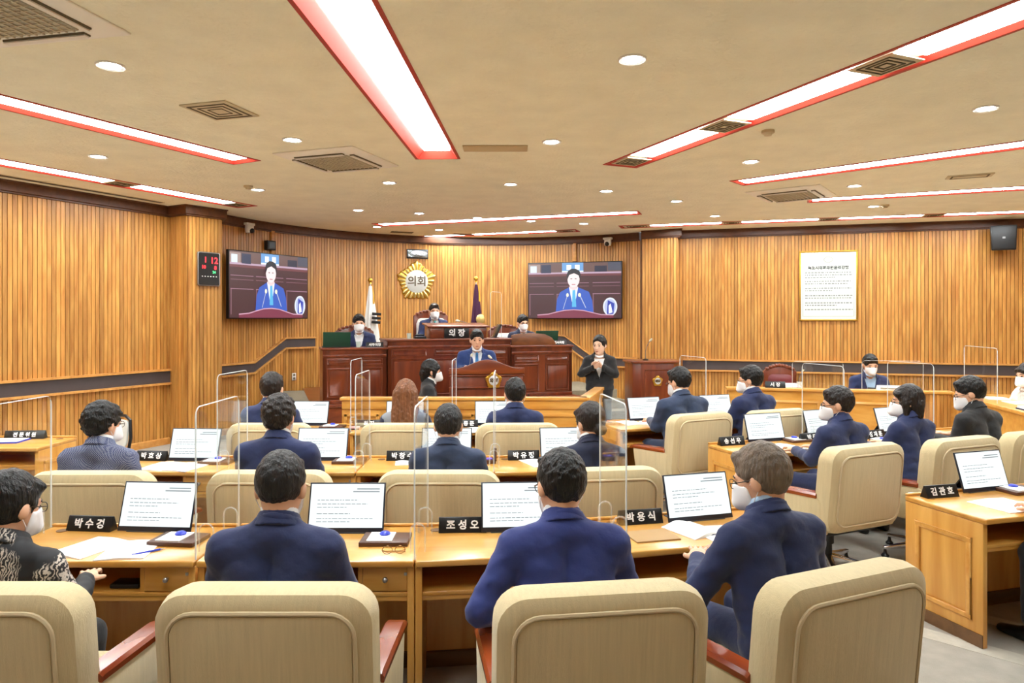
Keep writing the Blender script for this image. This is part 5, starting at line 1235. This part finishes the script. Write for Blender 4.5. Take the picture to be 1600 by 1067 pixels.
# ------------------------------------------------------------------ screens on the wall
def tv(label, pl, pr, z0, z1):
    pl, pr = Vector(pl), Vector(pr); d = pr-pl; w = d.length; h = z1-z0; c = (pl+pr)/2
    t = thing('television', label, 'television', (c.x, c.y, z0), math.atan2(d.y, d.x), 'large wall televisions')
    b = MB(); b.box(-w/2, w/2, 0, .06, 0, h); b.build('case', M_black, t, bevel=.006)
    b = MB(); b.box(-.4, .4, .06, .14, .25, h-.25); b.build('wall_mount', M_black_soft, t)
    bz = .016; W_, H_ = w-2*bz, h-2*bz
    b = MB(); b.box(-W_/2, W_/2, -.002, 0, bz, h-bz); s = b.build('screen', emit('tv backdrop', (70, 34, 40), .5), t)
    m = MB(); mats = []; off = [.003]
    def col(rgb, e=.55): k = 'tv %d %d %d' % rgb; mt = emit(k, rgb, e); 
    def shape(pts, rgb, e=.62):
        mt = emit('tv %d %d %d' % rgb, rgb, e)
        if mt not in mats: mats.append(mt)
        m.cur = mats.index(mt); n = len(pts); off[0] += .0004
        m.add([(-W_/2+x*W_, -off[0], bz+H_*(1-y)) for x, y in pts], [tuple(range(n))])
    def oval(x, y, rx, ry, rgb): shape([(x+rx*math.cos(2*PI*k/24), y+ry*math.sin(2*PI*k/24)) for k in range(24)], rgb)
    def rect(x0, x1, y0, y1, rgb): shape([(x0, y0), (x1, y0), (x1, y1), (x0, y1)], rgb)
    rect(0, 1, 0, .18, (98, 70, 66)); rect(0, .13, .02, .17, (150, 128, 120)); rect(.86, 1, 0, .15, (64, 66, 82)); rect(.0, 1, .17, .20, (176, 150, 170)); rect(0, 1, .20, .24, (104, 52, 58))
    rect(.02, .09, .05, .17, (206, 222, 236)); rect(.14, .25, .03, .18, (24, 34, 66)); rect(.72, .85, .06, .17, (20, 24, 50))
    for x0, x1 in ((.01, .28), (.31, .66), (.70, .99)):
        rect(x0, x1, .36, .37, (150, 112, 130)); rect(x0, x1, .42, .43, (120, 84, 96)); rect(x0, x1, .56, .57, (160, 122, 140)); rect(x0, x0+.012, .57, .95, (120, 84, 96))
    rect(.37, .60, .0, .17, (96, 148, 200)); rect(.37, .60, .145, .17, (220, 236, 246)); rect(.42, .47, .04, .13, (240, 248, 252)); rect(.51, .56, .04, .13, (240, 248, 252))
    shape([(.30, .92), (.315, .66), (.35, .53), (.44, .45), (.55, .45), (.66, .53), (.695, .68), (.71, .92)], (44, 84, 176))
    shape([(.445, .44), (.545, .44), (.505, .80), (.49, .80)], (220, 232, 248)); shape([(.485, .47), (.512, .47), (.525, .80), (.478, .80)], (80, 170, 214))
    shape([(.46, .36), (.53, .36), (.54, .46), (.495, .50), (.45, .46)], (226, 196, 196)); oval(.495, .30, .065, .145, (240, 214, 214)); 
    shape([(.425, .32), (.42, .22), (.435, .15), (.47, .11), (.52, .11), (.56, .15), (.572, .22), (.565, .32), (.55, .23), (.50, .19), (.45, .22)], (20, 22, 34))
    rect(.462, .482, .285, .297, (70, 50, 56)); rect(.508, .528, .285, .297, (70, 50, 56)); rect(.476, .516, .385, .40, (176, 110, 116))
    shape([(.38, .84), (.425, .60), (.43, .60), (.386, .84)], (190, 196, 206)); oval(.43, .585, .014, .035, (228, 226, 196)); shape([(.625, .82), (.562, .60), (.568, .59), (.632, .82)], (190, 196, 206)); oval(.56, .585, .016, .035, (228, 226, 196))
    oval(.885, .80, .075, .165, (214, 220, 230)); oval(.885, .80, .06, .14, (170, 180, 214)); shape([(.86, .68), (.93, .74), (.92, .93), (.85, .93)], (44, 60, 160)); shape([(.87, .78), (.89, .74), (.91, .90), (.87, .92)], (232, 238, 244))
    shape([(.10, 1), (.10, .94), (.22, .925), (.30, .89), (.40, .855), (.50, .845), (.60, .86), (.70, .90), (.79, .935), (.92, .94), (.92, 1)], (116, 44, 66)); shape([(.10, .955), (.22, .94), (.30, .905), (.40, .868), (.50, .858), (.60, .872), (.70, .912), (.79, .948), (.92, .953), (.92, .94), (.79, .932), (.70, .897), (.60, .857), (.50, .843), (.40, .853), (.30, .888), (.22, .922), (.10, .938)], (196, 150, 170))
    link('screen_picture', m.mesh('screen_picture', mats, weld=False), s)
    return t
tv('large television on the left of the curved wall showing the speaker', (-4.43, 11.0), (-3.63, 12.52), CH, CH+1.09)
tv('large television right of the dais showing the speaker', (.32, 14.15), (2.13, 13.62), CH, CH+1.12)
# digital clock on the pillar
def ray_line(x, p, q):
    """where the sight line through picture column x meets the wall line p-q"""
    k = (x-800)/F; d = q-p; s = (k*p.y-p.x)/(d.x-k*d.y); return p+d*s
def wall_frame(x, p, q, off=.022): c = ray_line(x, p, q); d = (q-p).normalized(); n = Vector((d.y, -d.x)); c = c+n*off; return c, math.atan2(d.y, d.x)
c, a = wall_frame(323.5, CL[1], CL[2]); Yc = c.y; zt, zb = CH+(HZ-394)/F*Yc, CH+(HZ-447)/F*Yc; w = .36; h = zt-zb
t = thing('digital_clock', 'black digital wall clock with red digits on the pillar', 'clock', (c.x, c.y, zb), a)
b = MB(); b.loft([[(x, y, z) for x, z in rrect(w, h, .03, 4, 0, h/2)] for y in (0, -.03)]); b.build('case', M_steel, t, bevel=.004)
b = MB(); b.loft([[(x, y, z) for x, z in rrect(w-.03, h-.03, .02, 4, 0, h/2)] for y in (-.03, -.034)]); fc = b.build('face', M_black, t)
E_red = emit('red digits', (255, 40, 50), 1.6); E_green = emit('green digits', (80, 240, 140), 1.2)
def tx(s, sz, m, x, z, par=None): text(s, sz, m, par or fc, plane_M((x, -.036, z), (1, 0, 0), (0, 0, 1)), bold=.002)
tx('1', .12, E_red, -.06, h*.76); tx('12', .13, E_red, .08, h*.75); tx('10', .07, E_red, -.09, h*.55); tx('8', .08, E_red, .10, h*.54); tx('24', .05, E_green, .08, h*.41)
b = MB()
for k in range(6): b.box(-.12+k*.045, -.10+k*.045, -.0355, -.034, h*.27, h*.27+.012)
b.build('day_marks', M_text, fc)['kind'] = 'stuff'
# framed charter on the right wall
c, a = wall_frame(1293.5, RW0, RW1); zt, zb = CH+(HZ-392)/F*c.y, CH-(501-HZ)/F*c.y; w = (ray_line(1339, RW0, RW1)-ray_line(1248, RW0, RW1)).length; h = zt-zb
t = thing('framed_charter', 'gold-framed white ethics charter hanging behind the officials', 'frame', (c.x, c.y, zb), a)
b = MB()
for (x0, x1, z0, z1) in ((-w/2, w/2, 0, .025), (-w/2, w/2, h-.025, h), (-w/2, -w/2+.025, 0, h), (w/2-.025, w/2, 0, h)): b.box(x0, x1, -.035, 0, z0, z1)
b.build('frame', M_gold, t, bevel=.004); b = MB(); b.box(-w/2+.02, w/2-.02, -.02, -.004, .02, h-.02); sh_ = b.build('sheet', mat('charter sheet', (232, 236, 228), .35), t)
M_ink = mat('charter ink', (70, 74, 76), .7); M_ink2 = mat('charter border', (176, 178, 166), .7)
text('목포시의회의원윤리강령', .066, M_ink, sh_, plane_M((0, -.0215, h*.755), (1, 0, 0), (0, 0, 1)), bold=.003)
b = MB()
for (x0, x1, z0, z1) in ((-.43, .43, .06, .066), (-.43, .43, .945, .951), (-.44, -.432, .06, .95), (.432, .44, .06, .95)): b.box(x0*w, x1*w, -.0212, -.02, z0*h, z1*h)
b.tube([(w*.075*math.cos(q), -.021, h*.875+w*.05*math.sin(q)) for q in [2*PI*k/16 for k in range(16)]], .006, 4, closed=True); b.build('border_print', M_ink2, sh_)['kind'] = 'stuff'
b = MB(); rnd = random.Random(5)
for z, x1 in ((.69, .40), (.655, .40), (.62, .12), (.565, .38), (.53, .34), (.465, .39), (.43, .08), (.36, .41), (.325, .39), (.255, .42), (.22, .14), (.16, .42)):
    x = -.40
    while x < x1:
        l = rnd.uniform(.015, .05); b.box(x*w, min(x+l, x1)*w, -.0213, -.02, z*h-.011, z*h+.011); x += l+.014
b.build('body_print', mat('charter small print', (150, 154, 152), .7), sh_)['kind'] = 'stuff'
b = MB(); b.box(-w/2+.02, w/2-.02, -.03, -.027, .02, h-.02); b.build('glazing', M_acr, t)
# loudspeaker high on the right wall, small cameras, little box, conduit, socket
c, a = wall_frame(1561, RW0, RW1, .08); z0 = CH+(HZ-396)/F*c.y
t = thing('loudspeaker', 'black box loudspeaker mounted high on the right wall', 'loudspeaker', (c.x, c.y, z0), a-R(10)); b = MB(); b.loft([[(x, y, z) for x, z in ((-.17+i, .03+i), (.17-i, .03+i), (.185-i, .44-i), (-.185+i, .44-i))] for y, i in ((-.04, .03), (-.28, .0))]); b.build('cabinet', M_black, t, bevel=.012)
b = MB(); b.loft([[(x, y, z) for x, z in ((-.155, .05), (.155, .05), (.17, .42), (-.17, .42))] for y in (-.28, -.29)]); g_ = b.build('grille', M_black_soft, t, bevel=.004); b = MB(); b.box(-.02, .02, -.294, -.29, .22, .25); b.build('badge', M_steel, g_)
b = MB(); b.box(-.04, .04, -.04, .02, .15, .35); b.build('bracket', M_black, t)
def wall_cam(label, x, ytop, pd):
    dg, Y = deg_for_px(x); p = arc(dg, ARC_R-.10); z = CH+(HZ-ytop)/F*Y
    t = thing('wall_camera', label, 'camera', (p.x, p.y, z), SA-R(dg)); b = MB(); b.box(-.09, .09, -.06, .08, -.04, .0); b.box(-.05, .05, .02, .08, 0, .10); b.build('bracket', M_white, t, bevel=.006)
    b = MB(); b.lathe([(.06, -.16), (.07, -.12), (.07, -.04), (.05, -.03)], 16, (0, -.02, 0)); b.build('body', M_white, t, smooth=True); b = MB(); b.ball((0, -.07, -.13), .045, n=14); b.build('lens', M_black, t, smooth=True)
wall_cam('small white pan camera above the left television', 381, 349, 0); wall_cam('small white pan camera above the right television', 953, 372, 0)
dg, Y = deg_for_px(418); p = arc(dg, ARC_R-.06); t = thing('wall_box', 'small black box above the left television corner', 'box', (p.x, p.y, CH+(HZ-391)/F*Y), SA-R(dg)); b = MB(); b.box(-.09, .09, -.05, .05, 0, .16); b.build('case', M_black_soft, t, bevel=.006); b = MB(); b.box(-.06, .06, -.055, -.05, .03, .13); b.build('grille', M_black, t)
for x, lb, z0, z1 in ((423.5, 'wooden cable conduit running up beside the left television', CH+1.05, CEIL), (899, 'wooden cable conduit above the right television', CH+1.1, CEIL)):
    dg, Y = deg_for_px(x); p = arc(dg, ARC_R-.03); t = thing('cable_conduit', lb, 'conduit', (p.x, p.y, 0), SA-R(dg)); b = MB(); b.box(-.035, .035, -.03, .02, z0, z1-.1); b.build('cover', M_rail_wood, t, bevel=.004); b = MB(); b.box(-.045, .045, -.035, .02, z0, z0+.05); b.build('clip', M_crown, t)
dg, Y = deg_for_px(458); p = arc(dg, ARC_R-.022); t = thing('wall_socket', 'white double wall socket under the stepped rail', 'socket', (p.x, p.y, CH-(594-HZ)/F*Y), SA-R(dg)); b = MB(); b.box(-.04, .04, -.012, 0, 0, .13); pt = b.build('plate', M_white, t, bevel=.003)
for z in (.035, .095): b = MB(); b.lathe([(.001, 0), (.022, 0), (.022, .004), (.001, .004)], 14, M=Matrix.Translation((0, -.012, z)) @ Matrix.Rotation(PI/2, 4, 'X')); b.build('outlet', M_vent_dark, pt)
# black stacking chair by the clerk's desk
t = thing('stacking_chair', '', 'chair')
b = MB(); b.tube([(-.2, -.2, .44), (-.21, -.23, .62), (-.17, -.25, .80), (-.08, -.255, .84), (.08, -.255, .84), (.17, -.25, .80), (.21, -.23, .62), (.2, -.2, .44)], .016, 8); b.build('back_frame', M_black, t, smooth=True)
b = MB(); b.loft([[(x, y-.235-(z-.65)*.08, z) for x, z in rrect(.34, .28, .06, 4, 0, .66)] for y in (0, .025)]); b.build('backrest', mat('pale grey shell', (206, 206, 200), .5), t, bevel=.004)
b = MB(); b.loft([[(x, y, z) for x, y in rrect(.42, .42, .06, 4)] for z in (.43, .46)]); b.build('seat', mat('pale grey shell', (0, 0, 0)), t, bevel=.006)
for x in (-.19, .19):
    for y in (-.19, .19): b = MB(); b.tube([(x, y, .43), (x*1.1, y*1.15, 0)], .012, 8); b.build('leg', M_black, t, smooth=True)
SCH = Stamp(t, 'black framed stacking chairs')
for x, y, d, who in ((-4.22, 7.15, 150, 'with pale seat beside the left wall'), (-1.11, 8.72, -80, 'under the person in black before the dais'), (4.97, 9.94, 172, 'under the official in navy'), (6.08, 8.12, 92, 'under the woman in white at the right edge')):
    SCH((x, y, 0), R(d), 'black framed stacking chair '+who)
# officials' table things
ob = math.degrees(math.atan2(od.y, od.x))
plate(0, 0, ob, '시 장', 'before the empty burgundy chair', .26, loc=(3.55, 9.50, .92), ht=.085, size=.06)
t = thing('document_stand', 'white printed plate before the navy official', 'nameplate', (4.95, 9.18, .92), R(ob)); b = MB(); b.prism([(-.03, 0), (.03, 0), (0, .06)], -.18, .18, 'x'); b.build('prism', M_paper, t); b = MB(); b.box(-.14, .14, -.034, -.02, .02, .035); b.build('print', M_ink2, t)
t = thing('tablet', 'dark tablet lying before the navy official', 'tablet', (4.92, 9.42, .75), R(ob)); b = MB(); b.box(-.13, .13, -.1, .1, 0, .02, Matrix.Translation((0, 0, .1)) @ Matrix.Rotation(R(35), 4, 'X')); b.build('screen', mat('dark glass', (40, 46, 50), .15), t, bevel=.003); b = MB(); b.box(-.05, .05, -.03, .08, 0, .1); b.build('stand', M_black, t)
t = thing('seat_cushion', 'white cushion leaning in the burgundy chair', 'cushion', (3.82, 9.80, .50), R(ob)); b = MB(); b.loft([ring_xz(.40-2*i, .42-2*i, .08, y, .24, 5, .1) for y, i in ((-.05, .05), (-.03, .0), (.03, 0), (.05, .05))]); b.build('pad', S_white, t, smooth=True)
b = MB(); b.tube([Vector(q) for q in ring_xz(.40, .42, .08, 0, .24, 5, .1)], .006, 6, closed=True); b.build('seam', M_white, t, smooth=True)
for k, (x, y) in enumerate(((.55, .25), (1.0, .30), (1.45, .28), (1.9, .32))):
    p = Mr @ Vector((x, y, .90)); paper(0, 0, 70+k*9, ('farthest', 'second farthest', 'second nearest', 'nearest')[k]+' on the side table at the right edge', .3, .22, loc=p, n=2)
t = thing('document_folder', 'dark blue folder on the side table at the right edge', 'folder', Mr @ Vector((1.68, .12, .90)), R(80)); b = MB(); b.box(-.12, .12, -.09, .09, 0, .015); b.build('cover', J_navy, t); b = MB(); b.box(-.11, .11, -.08, .08, .015, .02); b.build('sheets', M_paper, t)
mic('microphone', 'thin gooseneck microphone before the empty burgundy chair', (3.95, 9.72, .75), [(0, 0, .02), (0, 0, .15), (.02, 0, .30), (.05, 0, .37)], (.08, -.01, .40), .004, .012)
